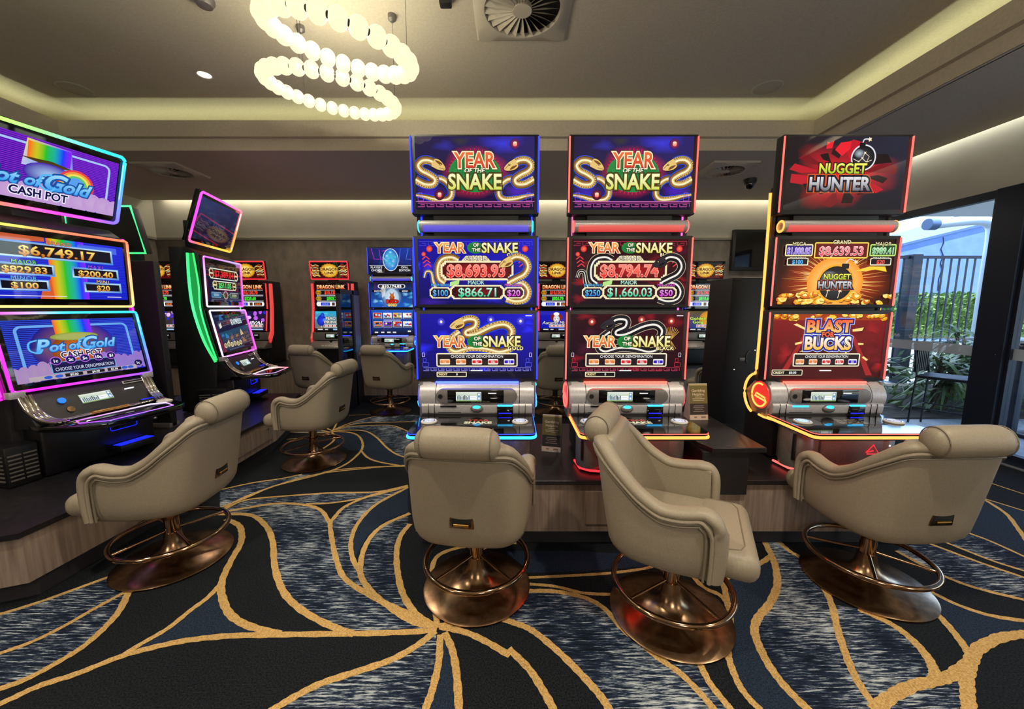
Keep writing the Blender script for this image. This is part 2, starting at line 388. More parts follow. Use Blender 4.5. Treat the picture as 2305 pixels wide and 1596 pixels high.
# ---------------------------------------------------------------- cove lighting (LED strips lying in the troughs)
area(-.75, 4.28, 3.15, 7.7, .02, 7.5, (PI, 0, 0), (.92, 1, .64))
area(3.22, .9, 3.15, .02, 6.6, 8, (PI, 0, 0), (.92, 1, .64))
area(-4.76, .9, 3.15, .02, 6.6, 7, (PI, 0, 0), (.92, 1, .64))
area(-.6, 6.115, 3.10, 9.6, .03, 20, (math.radians(8), 0, 0), (1, .92, .70))
area(4.372, 1.8, 3.10,   .03, 8.0, 13, (0, math.radians(8), 0), (.95, 1, .92))

# ---------------------------------------------------------------- the room
CARPET_LINES = LINES.strip().split('\n'); CARPET_FILLS = FILLS.strip().split('\n')
def turned(rows):
    """the pattern repeats, mirrored, on the floor behind the camera"""
    out = []
    for r in rows:
        w = r.split(); out.append(w[0] + ' ' + ' '.join('%s,%d' % (p.split(',')[0], 2*FOLD - int(p.split(',')[1])) for p in w[1:]))
    return out
FOLD = 1145
CARPET_FILLS += turned(CARPET_FILLS); CARPET_LINES += turned(CARPET_LINES)
def pts_mm(ws): return [tuple(int(v)/1000.0 for v in w.split(',')) for w in ws]
g = G()
g.box(-5.6, 4.42, -2.6, 6.2, -.1, 0, 'carpet_black')
for k, row in enumerate(CARPET_FILLS):
    w = row.split(); z = .0006 + .000008*k
    g.poly([(x, y, z) for x, y in pts_mm(w[1:])], ('carpet_black', 'carpet_streak', 'carpet_navy')[int(w[0])])
for k, row in enumerate(CARPET_LINES):
    w = row.split(); hw = int(w[0])/2300.0; P = catmull([(x, y, 0) for x, y in pts_mm(w[1:])], 7); z = .0016 + .00001*k
    rows = []
    for i, p in enumerate(P):
        t = (P[min(i+1, len(P)-1)] - P[max(i-1, 0)]); t.normalize(); nn = Vector((-t.y, t.x, 0))*hw*(1+.10*math.sin(i*2.1+k)+.05*math.sin(i*5.3))
        rows.append([(p.x+nn.x, p.y+nn.y, z), (p.x-nn.x, p.y-nn.y, z)])
    g.grid(rows, 'carpet_gold')
bmesh.ops.triangulate(g.bm, faces=[f for f in g.bm.faces if len(f.verts) > 4])
struct(g.done('floor', smooth=0), 'dark carpet with gold leaf lines and streaked blue and white leaves')

g = G()
g.box(-4.98, 3.45, -2.6, 4.5, 3.42, 3.5, 'ceiling_paint')
struct(g.done('ceiling', smooth=0), 'raised taupe tray ceiling')
def lip(name, pts_in, pts_out, label):
    """trough of the cove: front lip, stepped bulkhead face, trough floor and back, along one straight side"""
    g = G(); (ax, ay), (bx, by) = pts_in; (cx, cy), (dx, dy) = pts_out      # unit offsets point outwards
    def off(d): return (ax+cx*d, ay+cy*d), (bx+dx*d, by+dy*d)
    sec = [(0, 3.115, 'ceiling_paint'), (0, 3.27, 'ceiling_paint'), (.03, 3.27, 'ceiling_paint'), (.03, 3.13, 'cove_plaster'), (.36, 3.13, 'cove_plaster'), (.36, 3.42, 'cove_plaster')]
    for (d0, z0, m0), (d1, z1, m1) in zip(sec, sec[1:]):
        p, q = off(d0); r, s = off(d1)
        g.poly([(p[0], p[1], z0), (q[0], q[1], z0), (s[0], s[1], z1), (r[0], r[1], z1)], m1)
    for (d0, z0), (d1, z1) in (((0, 3.115), (.05, 3.115)), ((.05, 3.115), (.05, 3.0))):
        p, q = off(d0); r, s = off(d1)
        g.poly([(p[0], p[1], z0), (q[0], q[1], z0), (s[0], s[1], z1), (r[0], r[1], z1)], 'ceiling_paint')
    return struct(g.done(name, smooth=0), label)
s2 = 1.0
lip('trim_1', ((-4.60, 4.13), (3.07, 4.13)), ((-s2, s2), (s2, s2)), 'rear cove trough of the tray ceiling')
lip('trim_2', ((3.07, 4.13), (3.10, -2.6)), ((s2, s2), (s2, 0)), 'window side cove trough of the tray ceiling')
lip('trim_3', ((-4.60, 4.13), (-4.75, -2.6)), ((-s2, s2), (-s2, 0)), 'machine side cove trough of the tray ceiling')
g = G()
g.box(-5.6, 4.33, 4.186, 6.03, 3.0, 3.06, 'ceiling_paint'); g.box(3.16, 4.33, -2.6, 4.18, 3.0, 3.06, 'ceiling_paint')
g.box(-5.6, -4.81, -2.6, 4.18, 3.0, 3.06, 'ceiling_paint'); g.poly([(3.127, 4.186, 3.0), (3.127, 4.17, 3.0), (3.152, -2.6, 3.0), (3.17, -2.6, 3.0), (3.17, 4.186, 3.0)], 'ceiling_paint'); g.poly([(-4.656, 4.186, 3.0), (-4.656, 4.17, 3.0), (-4.81, -2.6, 3.0), (-4.83, -2.6, 3.0), (-4.83, 4.186, 3.0)], 'ceiling_paint'); g.box(-5.6, 4.42, 4.55, 6.2, 3.2, 3.26, 'ceiling_paint'); g.box(3.47, 4.42, -2.6, 4.55, 3.2, 3.26, 'ceiling_paint')
struct(g.done('ceiling_soffit', smooth=0), 'lower taupe soffit round the tray')
g = G(); g.box(-5.6, 4.5, 6.2, 6.32, 0, 2.45, 'wallpaper'); g.box(-5.6, 4.5, 6.2, 6.32, 2.45, 3.26, 'white_paint')
struct(g.done('wall_back', smooth=0))
g = G(); g.box(-5.6, 4.42, 6.17, 6.2, 2.436, 2.476, 'trim_paint', .004); struct(g.done('trim_4', smooth=0))
g = G(); g.box(-5.72, -5.6, -2.6, 6.32, 0, 2.45, 'wallpaper'); g.box(-5.72, -5.6, -2.6, 6.32, 2.45, 3.26, 'white_paint')
struct(g.done('wall_left', smooth=0))
g = G(); g.box(-5.6, -5.57, -2.6, 6.17, 2.436, 2.476, 'trim_paint', .004); struct(g.done('trim_5', smooth=0))
g = G(); g.box(-5.72, 4.5, -2.72, -2.6, 0, 3.5, 'wallpaper'); struct(g.done('wall_front', smooth=0))
g = G(); g.box(4.42, 4.5, -2.6, 6.2, 2.45, 3.26, 'white_paint'); g.box(4.42, 4.5, 5.0, 6.2, 0, 2.45, 'white_paint'); g.box(4.42, 4.5, -2.6, .2, 0, 2.45, 'white_paint')
struct(g.done('wall_right', smooth=0), 'white wall band above the glass doors')

# glazed wall: fixed window beyond the wide post, door leaf in front of it
def glazing(name, y0, y1, label, rail):
    g = G()
    g.box(4.40, 4.47, y0, y1, 2.376, 2.45, 'door_frame', .003); g.box(4.40, 4.47, y0, y1, 0, rail, 'door_frame', .003)
    g.box(4.40, 4.47, y0, y0+.03, rail, 2.376, 'door_frame'); g.box(4.40, 4.47, y1-.03, y1, rail, 2.376, 'door_frame')
    fr = struct(g.done(name, smooth=0), label)
    g = G(); g.box(4.432, 4.44, y0+.03, y1-.03, rail, 2.376, 'window_glass'); p = g.done('pane', fr, smooth=0)
    g = G(); g.box(4.428, 4.4315, y0+.03, y1-.03, .928, 1.028, 'frosted_film'); g.done('frosted_band', fr, smooth=0)
    return fr
w1 = glazing('window_1', 3.60, 5.0, 'fixed glass panel beyond the wide dark post', .05)
w2 = glazing('door_1', 2.1, 3.38, 'glass door leaf with dark frame', .10)
w3 = glazing('window_2', .2, 2.1, 'glass panel next to the door leaf', .10)
g = G(); g.box(4.37, 4.48, 3.38, 3.60, 0, 2.45, 'door_frame', .004); struct(g.done('trim_6', smooth=0), 'wide dark post between the glass panels')
g = G(); g.box(4.36, 4.40, .2, 3.38, .0, .012, 'threshold_metal', .002); struct(g.done('trim_7', smooth=0), 'bright metal threshold strip')
g = G(); g.box(4.375, 4.40, 3.40, 3.44, .98, 1.10, 'satin_black', .004); g.cyl((4.36, 3.42, .97), (4.40, 3.42, .97), .006, 'chrome'); hd = g.done('door_handle', w2)

# ---------------------------------------------------------------- outside
g = G(); g.box(4.5, 16, -3, 4.72, -.12, -.02, 'paving'); struct(g.done('ground_paving', smooth=0), 'pale paved terrace outside')
g = G(); g.box(4.5, 16, 4.72, 6.9, -.12, .0, 'soil'); struct(g.done('ground_bed', smooth=0), 'garden bed along the terrace')
g = G(); g.box(4.5, 24, 6.9, 30, -.12, -.01, 'paving'); struct(g.done('ground_path', smooth=0), 'sunny path beyond the fence')
g = G(); g.box(4.52, 14, -3, 5.87, 2.72, 2.86, 'eave_paint'); struct(g.done('ceiling_eave', smooth=0), 'white eave over the terrace')
b = thing('neighbouring_building', 'white rendered building, its bluish shade in the colour, with sloping roof line behind the fence', 'building', (11, 10, 0))
g = G(); g.prism([(-2.6, 0), (5, 0), (5, 4.6), (1.05, 3.46), (-2.6, 2.55)], 'y', 0, 4, 'render_wall'); g.done('wall', b, smooth=0)
g = G(); g.prism([(-2.62, 2.55), (1.05, 3.46), (5, 4.6), (5, 4.66), (1.05, 3.52), (-2.62, 2.61)], 'y', -.05, 4, 'gutter'); g.done('roof_edge', b, smooth=0)
g = G(); pr = [(.0, 3.15), (.03, 3.0), (-.02, 2.85), (.06, 2.7), (.02, 2.5), (.08, 2.35), (.03, 2.1), (.05, 1.8)]
for (x0, z0), (x1, z1) in zip(pr, pr[1:]): g.tube([(x0-.05, -.005, z0), (x1-.05, -.005, z1)], .012, 'fence_steel', 5)
g.done('crack', b)
p = thing('drain_pipe', 'white drain pipe turning down at an elbow in front of rendered building', 'pipe', (0, 6.4, 0))
g = G(); g.tube(catmull([(6.83, 0, 2.72), (7.45, 0, 2.78), (7.72, 0, 2.74), (7.80, 0, 2.55), (7.80, 0, 2.0)], 6) + [(7.80, 0, .0)], .075, 'pvc_pipe', 14); g.done('pipe', p)
g = G(); g.cyl((6.72, 0, 2.72), (6.86, 0, 2.72), .09, 'gutter', 18); g.done('downpipe_collar', p)
f = thing('picket_fence', 'dark steel picket fence across the garden', 'fence', (0, 7.0, 0))
g = G(); g.box(5.0, 11, -.02, .02, 2.25, 2.30, 'fence_steel'); g.box(5.0, 11, -.02, .02, .12, .16, 'fence_steel'); g.done('rail', f, smooth=0)
for k in range(40):
    x = 5.6 + k*.142
    g = G(); g.box(x-.011, x+.011, -.009, .009, .10, 2.26, 'fence_steel'); g.done('picket', f, smooth=0)
g = G(); g.box(7.10, 7.27, -.09, .09, 0, 2.32, 'fence_steel', .005); g.done('post', f, smooth=0)
def leaf_quad(g, c, d, w, L, m):
    d = d.normalized(); s = d.cross(Vector((random.uniform(-1, 1), random.uniform(-1, 1), random.uniform(-1, 1)))).normalized()*w
    g.poly([c, c+d*L*.5+s, c+d*L, c+d*L*.5-s], m)
hg = G()
for k in range(5200):
    c = Vector((random.uniform(5.5, 11), random.choice((7.75, 7.75, 8.3)) + random.uniform(-.06, .06), random.uniform(.82, 1.62)))
    if random.random() < .3: c = Vector((random.uniform(5.5, 11), random.uniform(7.75, 8.3), 1.62+random.uniform(-.05, .05)))
    leaf_quad(hg, c, Vector((random.uniform(-1, 1), -1+random.random(), random.uniform(-.3, 1))), .022, .072, 'leaf')
hg.box(5.5, 11, 7.8, 8.25, .75, 1.58, 'leaf')
g = G(); g.box(5.2, 12, 7.66, 8.4, -.01, .66, 'eave_paint', .01); tag(g.done('garden_wall', smooth=0), 'low white sunlit garden wall under the hedge', 'wall')
tag(hg.done('hedge', smooth=0), 'clipped sunlit green hedge behind the picket fence', 'hedge')
def strap_plant(x, y, h, n, label):
    t = thing('strap_leaf_plant', label, 'plant', (x, y, 0), 0, 'strap-leaved plants in the garden bed')
    g = G(); nc = 3
    tops = []
    for c in range(nc):
        a = random.uniform(0, 6.28); p = Vector((.14*math.cos(a), .14*math.sin(a), h*random.uniform(.55, 1.0)))
        g.tube([(p.x*.3, p.y*.3, 0), (p.x*.7, p.y*.7, p.z*.5), p], .018, 'bark', 6); tops.append(p)
    g.done('stem', t)
    g = G()
    for k in range(int(n*.85)):
        p = random.choice(tops); a = random.uniform(0, 6.28); L = random.uniform(.35, .66); up = random.uniform(-.1, 1.1); w = random.uniform(.014, .026)
        o = p - Vector((0, 0, random.uniform(0, .25))); dx, dy = math.cos(a), math.sin(a); rows = []
        for j in range(5):
            u = j/4; q = o + Vector((dx*L*u, dy*L*u, L*(up*u - .9*u*u))); ww = w*(1-.9*u**3)
            rows.append([q + Vector((-dy*ww, dx*ww, 0)), q + Vector((dy*ww, -dx*ww, 0))])
        g.grid(rows, 'strap_leaf')
    g.done('foliage', t)
for i, (x, y, h, n, lb) in enumerate((
        (5.55, 4.98, .8, 90, 'strap-leaved plant nearest to the glass, at the end of the bed'), (7.75, 5.15, .9, 90, 'strap-leaved plant right of the drain pipe foot, half behind the wide post'),
        (6.45, 5.55, 1.05, 95, 'strap-leaved plant straight in front of the thick fence post'), (7.0, 5.9, 1.15, 95, 'strap-leaved plant between fence post and drain pipe, reaching highest'),
        (6.0, 5.2, .75, 70, 'low strap-leaved plant close to the terrace beside the right machine'), (7.35, 5.5, .85, 80, 'strap-leaved plant at the foot of the drain pipe'),
        (6.6, 5.0, .5, 60, 'short strap-leaved plant at the bed edge'), (8.1, 5.6, 1.2, 90, 'strap-leaved plant seen past the wide dark post'))):
    strap_plant(x, y, h, n, lb)
ug = G()
for k in range(700):
    c = Vector((random.uniform(4.9, 9.2), random.uniform(4.85, 6.3), random.random()**1.4*.62)); a = random.uniform(0, 6.28)
    leaf_quad(ug, c, Vector((math.cos(a), math.sin(a), random.uniform(-.3, .9))), random.uniform(.012, .03), random.uniform(.14, .34), 'strap_leaf')
tag(ug.done('undergrowth', smooth=0), 'dense dark green undergrowth filling the garden bed', 'undergrowth', kind='stuff')
tr = thing('garden_tree', 'leafy tree crown above the neighbouring roof', 'tree', (12.5, 15.5, 0))
g = G(); g.tube([(0, 0, 0), (.1, 0, 2), (0, .1, 3.6)], .12, 'bark'); g.done('trunk', tr)
g = G()
for k in range(900):
    v = Vector((random.gauss(0, 1), random.gauss(0, 1), random.gauss(0, 1))).normalized()*random.uniform(.5, 1.3)
    leaf_quad(g, Vector((v.x*1.4, v.y, 4.3+v.z*.75)), v, .06, .2, 'leaf')
g.done('crown', tr, smooth=0)
t = thing('bar_table', 'dark pedestal bar table on terrace by the glass door', 'table', (5.55, 4.12, -.02))
g = G(); g.box(-.3, .3, -.3, .3, 1.04, 1.07, 'pvc_pipe', .006); g.done('table_top', t)
g = G(); g.box(-.035, .035, -.035, .035, .04, 1.04, 'fence_steel', .004); g.done('column', t)
g = G(); g.box(-.28, .28, -.03, .03, 0, .04, 'fence_steel', .005); g.box(-.03, .03, -.28, .28, 0, .041, 'fence_steel', .005); g.done('cross_foot', t)
t = thing('terrace_chair', 'black slat-back terrace chair in front of the plants', 'chair', (4.98, 4.30, -.02), .5)
for sx in (-.2, .2):
    for sy in (-.2, .2):
        g = G(); g.tube([(sx*1.1, sy*1.1, 0), (sx, sy, .62)] + ([(sx, sy+.05, 1.0)] if sy > 0 else []), .011, 'satin_black', 6); g.done('leg', t)
g = G(); g.box(-.21, .21, -.21, .21, .60, .63, 'satin_black', .006); g.done('seat', t)
g = G()
for k in range(7): g.box(-.19+k*.06, -.165+k*.06, .215, .235, .66, .98, 'satin_black')
g.box(-.21, .21, .21, .24, .97, 1.0, 'satin_black'); g.done('backrest', t)
g = G(); g.tube([(-.21, -.21, .25), (.21, -.21, .25), (.21, .21, .25), (-.21, .21, .25)], .008, 'satin_black', 6, True); g.done('stretcher', t)
# "Club MOSSMAN" on the frosted strip comes with the lettering helper further down
# ---------------------------------------------------------------- ceiling fittings
def swirl_vent(x, y, z, w, label):
    t = thing('swirl_vent', label, 'air vent', (x, y, z), 0, 'swirl air vents in the ceiling')
    r = w*.39; g = G()
    n = 48; outer = []; 
    for k in range(n):
        a = 2*PI*k/n; c, s = math.cos(a), math.sin(a); m = w/2/max(abs(c), abs(s)); outer.append((c*m, s*m))
    rows = [[(p[0]*.97, p[1]*.97, -.016) for p in outer], [(r*1.03*math.cos(2*PI*k/n), r*1.03*math.sin(2*PI*k/n), -.034) for k in range(n)], [(r*math.cos(2*PI*k/n), r*math.sin(2*PI*k/n), -.034) for k in range(n)], [(r*math.cos(2*PI*k/n), r*math.sin(2*PI*k/n), -.002) for k in range(n)]]
    rows.insert(0, [(p[0]*1.01, p[1]*1.01, 0) for p in outer])
    g.grid(rows, 'grille_paint', False, True); g.done('face_plate', t)
    g = G(); g.lathe([(.001, -.003), (r*.995, -.003)], 'dark_void', 40, cap=False); g.done('duct', t)
    nb = 24; bl = None
    for k in range(nb):
        g = G(); a0, a1 = .24*r, .98*r; tw = .75
        wv = lambda rr: PI*rr/nb*.98
        rows = []
        for rr in (a0, (a0+a1)/2, a1):
            h = wv(rr); rows.append([(rr, -h*math.cos(tw), -.034), (rr, h*math.cos(tw)*.55, -.034+min(.026, 1.6*h))])
        g.grid(rows, 'grille_paint'); g.grid([[(p[0], p[1], p[2]+.002) for p in r_] for r_ in rows], 'grille_paint')
        o = g.done('blade', t, rot=(0, 0, 2*PI*k/nb), smooth=0)
    g = G(); g.lathe([(.001, -.038), (.25*r, -.036), (.25*r, -.003)], 'grille_paint', 24); g.done('hub', t)
    return t
swirl_vent(.07, 2.86, 3.42, .66, 'large square swirl air vent in the raised tray ceiling')
swirl_vent(-4.02, 4.75, 3.0, .52, 'swirl air vent in the lower ceiling above the left machines')
swirl_vent(2.50, 4.72, 3.0, .52, 'swirl air vent in the lower ceiling beside the dome camera')
def speaker(x, y, label):
    t = thing('ceiling_speaker', label, 'speaker', (x, y, 3.42), 0, 'round ceiling speakers')
    g = G(); g.lathe([(.105, 0), (.125, -.001), (.13, -.006), (.12, -.010), (.112, -.008)], 'white_plastic', 40, cap=False); g.done('rim', t)
    g = G(); g.lathe([(.001, -.010), (.06, -.0095), (.112, -.006)], 'grille_paint', 40, cap=False); g.done('grille', t)
speaker(-4.08, 3.85, 'round flush ceiling speaker on the side of the rainbow lit machine')
speaker(2.37, 3.83, 'round flush ceiling speaker above the right red machine')
t = thing('downlight', 'small lit round recessed downlight left of the bead rings', 'light', (-2.70, 3.634, 3.42))
g = G(); g.lathe([(.055, 0), (.068, -.002), (.07, -.006), (.058, -.006), (.05, .0)], 'white_plastic', 28, cap=False); g.done('trim_ring', t)
g = G(); g.lathe([(.001, -.003), (.05, -.003)], 'lamp_white', 24, cap=False); g.done('lamp', t)
t = thing('smoke_detector', 'dark round detector at the top edge left of the bead rings', 'detector', (-2.037, 2.80, 3.42))
g = G(); g.lathe([(.06, 0), (.06, -.02), (.045, -.045), (.001, -.05)], 'gunmetal', 28, cap=False); g.done('housing', t)
t = thing('motion_sensor', 'small black sensor on ceiling next to the large swirl vent', 'sensor', (-.44, 2.80, 3.42))
g = G(); g.box(-.04, .04, -.03, .03, -.045, 0, 'satin_black', .01); g.done('housing', t)
t = thing('dome_camera', 'black dome security camera under the lower ceiling', 'camera', (3.02, 5.08, 3.0))
g = G(); g.lathe([(.075, 0), (.075, -.03), (.062, -.055)], 'satin_black', 28); g.done('mount', t)
g = G(); g.lathe([(.06, -.05), (.058, -.075), (.045, -.105), (.02, -.122), (.001, -.125)], 'gloss_black', 28, cap=False); g.done('dome', t)

# ---------------------------------------------------------------- two bead ring pendants
def ring_light(c, e1, e2, n, d, label, wires, phase=0.0):
    t = thing('ring_pendant', label, 'chandelier', c, 0, 'glowing bead ring pendants')
    e1 = Vector(e1); e2 = Vector(e2); nrm = e1.cross(e2).normalized()
    P = [e1*math.cos(2*PI*k/n+phase) + e2*math.sin(2*PI*k/n+phase) for k in range(n)]
    g = G(); g.tube([e1*math.cos(2*PI*k/72) + e2*math.sin(2*PI*k/72) for k in range(72)], d*.17, 'brass', 8, True); g.done('ring_tube', t)
    first = None
    for k, p in enumerate(P):
        tg = (P[(k+1) % n]-P[k-1]).normalized()
        q = tg.to_track_quat('Z', 'Y')
        if first is None:
            g = G(); pr = []
            for j in range(13):
                a = PI*j/12; pr.append((max(.0005, d*.53*math.sin(a)**.82), -d*.46*math.cos(a)))
            g.lathe(pr, 'lamp_glass', 22, cap=False); first = o = g.done('globe', t)
            g = G(); g.cyl((0, 0, d*.40), (0, 0, d*.62), d*.16, 'satin_black', 12); sl = g.done('socket', o)
        else:
            o = first.copy(); COL.objects.link(o); o.parent = t; s_ = sl.copy(); COL.objects.link(s_); s_.parent = o
        o.location = p; o.rotation_mode = 'QUATERNION'; o.rotation_quaternion = q
    for a in wires:
        p = e1*math.cos(a) + e2*math.sin(a); top = 3.42 - c[2]
        g = G(); g.cyl(p, (p.x, p.y, top-.03), .0012, 'satin_black', 5); w = g.done('suspension_wire', t)
        for q_ in (0, .7): b_ = e1*math.cos(a+q_)*.45 + e2*math.sin(a+q_)*.45; point(c[0]+b_.x, c[1]+b_.y, c[2]+b_.z+.05, 2.7, 0.0, (1, .93, .68))
        g = G(); g.lathe([(.028, 0), (.028, -.03), (.012, -.045), (.001, -.045)], 'gunmetal', 18, (p.x, p.y, top)); g.done('ceiling_cup', w)
    return t
ring_light((-.855, 2.09, 2.70), (.334, 0, -.08), (0, .328, .066), 26, .086, 'upper ring of glowing round beads, the nearer of the two', (.55, 2.6, 4.4))
ring_light((-1.215, 2.80, 2.835), (.40, 0, -.056), (0, .415, .072), 31, .086, 'lower smaller looking ring of glowing round beads hanging behind the other', (.35, 2.5, 4.7))

# ---------------------------------------------------------------- swivel chair
def u_path(n=56):
    half = [(.258, .150), (.266, .09), (.275, 0), (.271, -.10), (.252, -.19), (.198, -.252), (.108, -.272), (0, -.277)]
    P = [Vector((x, y, 0)) for x, y in half] + [Vector((-x, y, 0)) for x, y in half[-2::-1]]
    return catmull(P, 8)
def top_h(p):
    """height of the shell edge: low level arms sweeping up to the back"""
    y = p.y
    K = [(.17, .622), (.10, .630), (.03, .618), (-.04, .616), (-.10, .645), (-.165, .71), (-.215, .775), (-.252, .825), (-.30, .84)]
    for (y0, z0), (y1, z1) in zip(K, K[1:]):
        if y <= y0 and y >= y1:
            t = (y-y0)/(y1-y0); t = t*t*(3-2*t)*.35+t*.65; return z0+(z1-z0)*t
    return K[0][1] if y > K[0][0] else K[-1][1]
def lean(p, z):
    """back leans out with height, sides flare a little"""
    k = max(0, z-.45); back = max(0, min(1, (-p.y-.05)/.2))
    return Vector((p.x*(1+.02*k), p.y - .16*k*back, z))
def make_chair():
    t = thing('swivel_chair', 'x', 'chair', (0, 0, 0), 0, 'taupe leather swivel chairs')
    g = G(); g.lathe([(.001, 0), (.262, 0), (.266, .004), (.266, .010), (.258, .014), (.20, .023), (.14, .036), (.09, .053), (.06, .080), (.044, .12), (.038, .165), (.001, .165)], 'bronze', 64, cap=False); g.done('base', t, smooth=50)
    g = G(); g.lathe([(.034, .15), (.034, .372)], 'bronze_tube', 28); g.lathe([(.044, .30), (.046, .305), (.046, .32), (.044, .325)], 'bronze_tube', 28); g.done('column', t)
    g = G(); g.tube([(.252*math.cos(2*PI*k/64), .252*math.sin(2*PI*k/64), .158) for k in range(64)], .0125, 'bronze_tube', 12, True); fr = g.done('footring', t)
    for k in range(4):
        a = PI/4 + PI/2*k + .12; c, s = math.cos(a), math.sin(a)
        g = G(); g.cyl((c*.03, s*.03, .176), (c*.25, s*.25, .158), .007, 'bronze_tube', 10); g.done('spoke', fr)
    g = G(); g.box(-.11, .11, -.11, .11, .362, .39, 'satin_black', .006); g.done('swivel_plate', t)
    # upholstered shell
    P = u_path(); N = len(P); rows = []
    ctr = Vector((0, 0, 0))
    for i, p in enumerate(P):
        tg = (P[min(i+1, N-1)]-P[max(i-1, 0)]).normalized(); inw = Vector((-tg.y, tg.x, 0))
        if inw.dot(-p) < 0 and abs(p.y) < .25: inw = -inw
        if p.y <= -.25 and inw.y < 0: inw = -inw
        T = top_h(p); row = []
        back = max(0, min(1, (-p.y+.02)/.27))
        for z, s in ((.352, .74 - .05*back), (.356, .84-.03*back), (.368, .90-.02*back), (.388, .945-.01*back), (.415, .975), (.458, .995), (.52, 1.0)):
            row.append(lean(Vector((p.x*s, (p.y if p.y > 0 else p.y*s), 0)), z))
        for u in (.35, .7, .92, 1.0):
            z = .52 + (T-.52)*u; row.append(lean(p, z))
        q = p + inw*.028; row.append(lean(q, T+.008)); q = p + inw*.055; row.append(lean(q, T-.004))
        for z in (.52 + (T-.52)*.6, .52, .42): row.append(lean(q, z))
        rows.append(row)
    g = G(); vs = g.grid(rows, 'taupe_leather')
    for r in (vs[0], vs[-1]):
        f = g.bm.faces.new(r); f.material_index = 0
    bot = [r[0] for r in vs]
    f = g.bm.faces.new(bot); f.material_index = 0
    bmesh.ops.triangulate(g.bm, faces=[x for x in g.bm.faces if len(x.verts) > 4])
    g.done('shell', t, smooth=60)
    # padded rim with piping, running up the arm front and round the back
    rim = []; pip = []; pip2 = []
    def side(sx):
        a = [Vector((sx*.247, .153, .382)), Vector((sx*.247, .161, .45)), Vector((sx*.247, .164, .52)), Vector((sx*.247, .160, .585)), Vector((sx*.247, .140, .622))]
        return a
    body = []
    for i in range(5, N-5, 3):
        p = P[i]; tg = (P[i+1]-P[i-1]).normalized(); inw = Vector((-tg.y, tg.x, 0))
        if inw.dot(-p) < 0: inw = -inw
        body.append((p, inw))
    rim = side(1) + [lean(p+w*.024, top_h(p)+.004) for p, w in body] + side(-1)[::-1]
    g = G(); g.tube(catmull(rim, 3), .036, 'taupe_leather', 14, ry=.024); rm = g.done('padded_rim', t, smooth=70)
    def off(sx, d, dn): return [Vector((sx*(.247+.026+d), .140-dn, .382)), Vector((sx*(.247+.026+d), .143-dn, .46)), Vector((sx*(.247+.026+d), .141-dn, .56)), Vector((sx*(.249+.026+d), .120-dn, .605-dn*.6))]
    for d, dn, r_ in ((.002, .006, .0075), (.001, .026, .0045)):
        pp = off(1, d, dn) + [lean(p-w*.006, top_h(p)-.010-dn) for p, w in body[1:-1]] + off(-1, d, dn)[::-1]
        g = G(); g.tube(catmull(pp, 3), r_, 'taupe_piping' if r_ < .006 else 'taupe_leather', 8); g.done('piping', rm)
    g = G(); pr = []
    for j in range(25):
        u = math.sin(PI/2*(-1+2*j/24)); pr.append((max(.002, (1-abs(u)**7)**.5), u*.172))
    g.lathe([(r*.062, h) for r, h in pr], 'taupe_leather', 28, axis='x', cap=False)
    for v in g.bm.verts: v.co = Vector((v.co.x, v.co.y*.95, v.co.z*1.06))
    for s in (-1, 1): g.tube([(s*.140, .0593*.915*math.cos(2*PI*k/32), .0660*.915*math.sin(2*PI*k/32)) for k in range(32)], .0022, 'taupe_piping', 6, True)
    g.done('headrest', t, loc=(0, -.330, .866), rot=(math.radians(-12), 0, 0), smooth=60)
    g = G(); g.box(-.185, .185, -.035, .035, -.19, .19, 'taupe_leather', .028, 4); g.done('back_pad', t, loc=(0, -.248, .665), rot=(math.radians(9), 0, 0), smooth=60)
    g = G(); g.box(-.222, .222, -.21, .20, .40, .49, 'taupe_leather', .04, 4); g.box(-.240, .240, .08, .303, .382, .494, 'taupe_leather', .05, 5)
    st = g.done('seat', t, smooth=60)
    g = G(); g.tube([(-.197, .11, .4935), (-.197, .20, .4935), (-.188, .237, .4935), (-.15, .254, .4935), (.15, .254, .4935), (.188, .237, .4935), (.197, .20, .4935), (.197, .11, .4935)], .003, 'taupe_piping', 6); g.done('seam', st)
    g = G(); g.box(-.052, .052, -.012, .006, -.032, .032, 'bronze', .004); 
    h = g.done('handle_plate', t, loc=(0, -.276, .51), rot=(math.radians(3), 0, 0))
    g = G(); g.box(-.042, .042, -.0135, -.012, -.02, .014, 'dark_void', .001); g.done('recess', h)
    g = G(); g.tube([(-.032, -.016, -.012), (.032, -.016, -.012)], .006, 'brass', 10); g.done('grip', h)
    return t
chair0 = make_chair()
def place_chair(x, y, fx, fy, label, first=[True], z=0):
    o = chair0 if first[0] else copy_tree(chair0)
    first[0] = False; o.location = (x, y, z); o.rotation_euler = (0, 0, math.atan2(-fx, fy)); o['label'] = label; return o
place_chair(-.176, 1.775, .12, .99, 'taupe leather swivel chair with its back to us, in front of the blue lit machine')
place_chair(.725, 1.60, .87, -.42, 'taupe leather swivel chair turned sideways, showing its seat cushion, in front of the middle machine')
place_chair(1.803, 1.80, -.05, 1.0, 'taupe leather swivel chair in front of the right red machine, by the glass wall')
place_chair(-1.887, 1.985, -.985, -.10, 'taupe leather swivel chair at the rainbow lit machine, nearest on the wood plinth side')
place_chair(-1.80, 3.34, -.96, .06, 'taupe leather swivel chair at the green edged machine')
place_chair(-2.54, 5.02, .22, .97, 'taupe leather swivel chair at the peacock screen machine by the rear wall')
place_chair(-1.63, 5.0, .26, .96, 'taupe leather swivel chair at the blue oval opal screen machine by the rear wall')
place_chair(.57, 4.95, -.04, 1, 'taupe leather swivel chair glimpsed in the gap between the blue and the middle machine')
place_chair(2.58, 4.75, -.75, .65, 'taupe leather swivel chair glimpsed behind the desk ledge, near the golden gong screen')

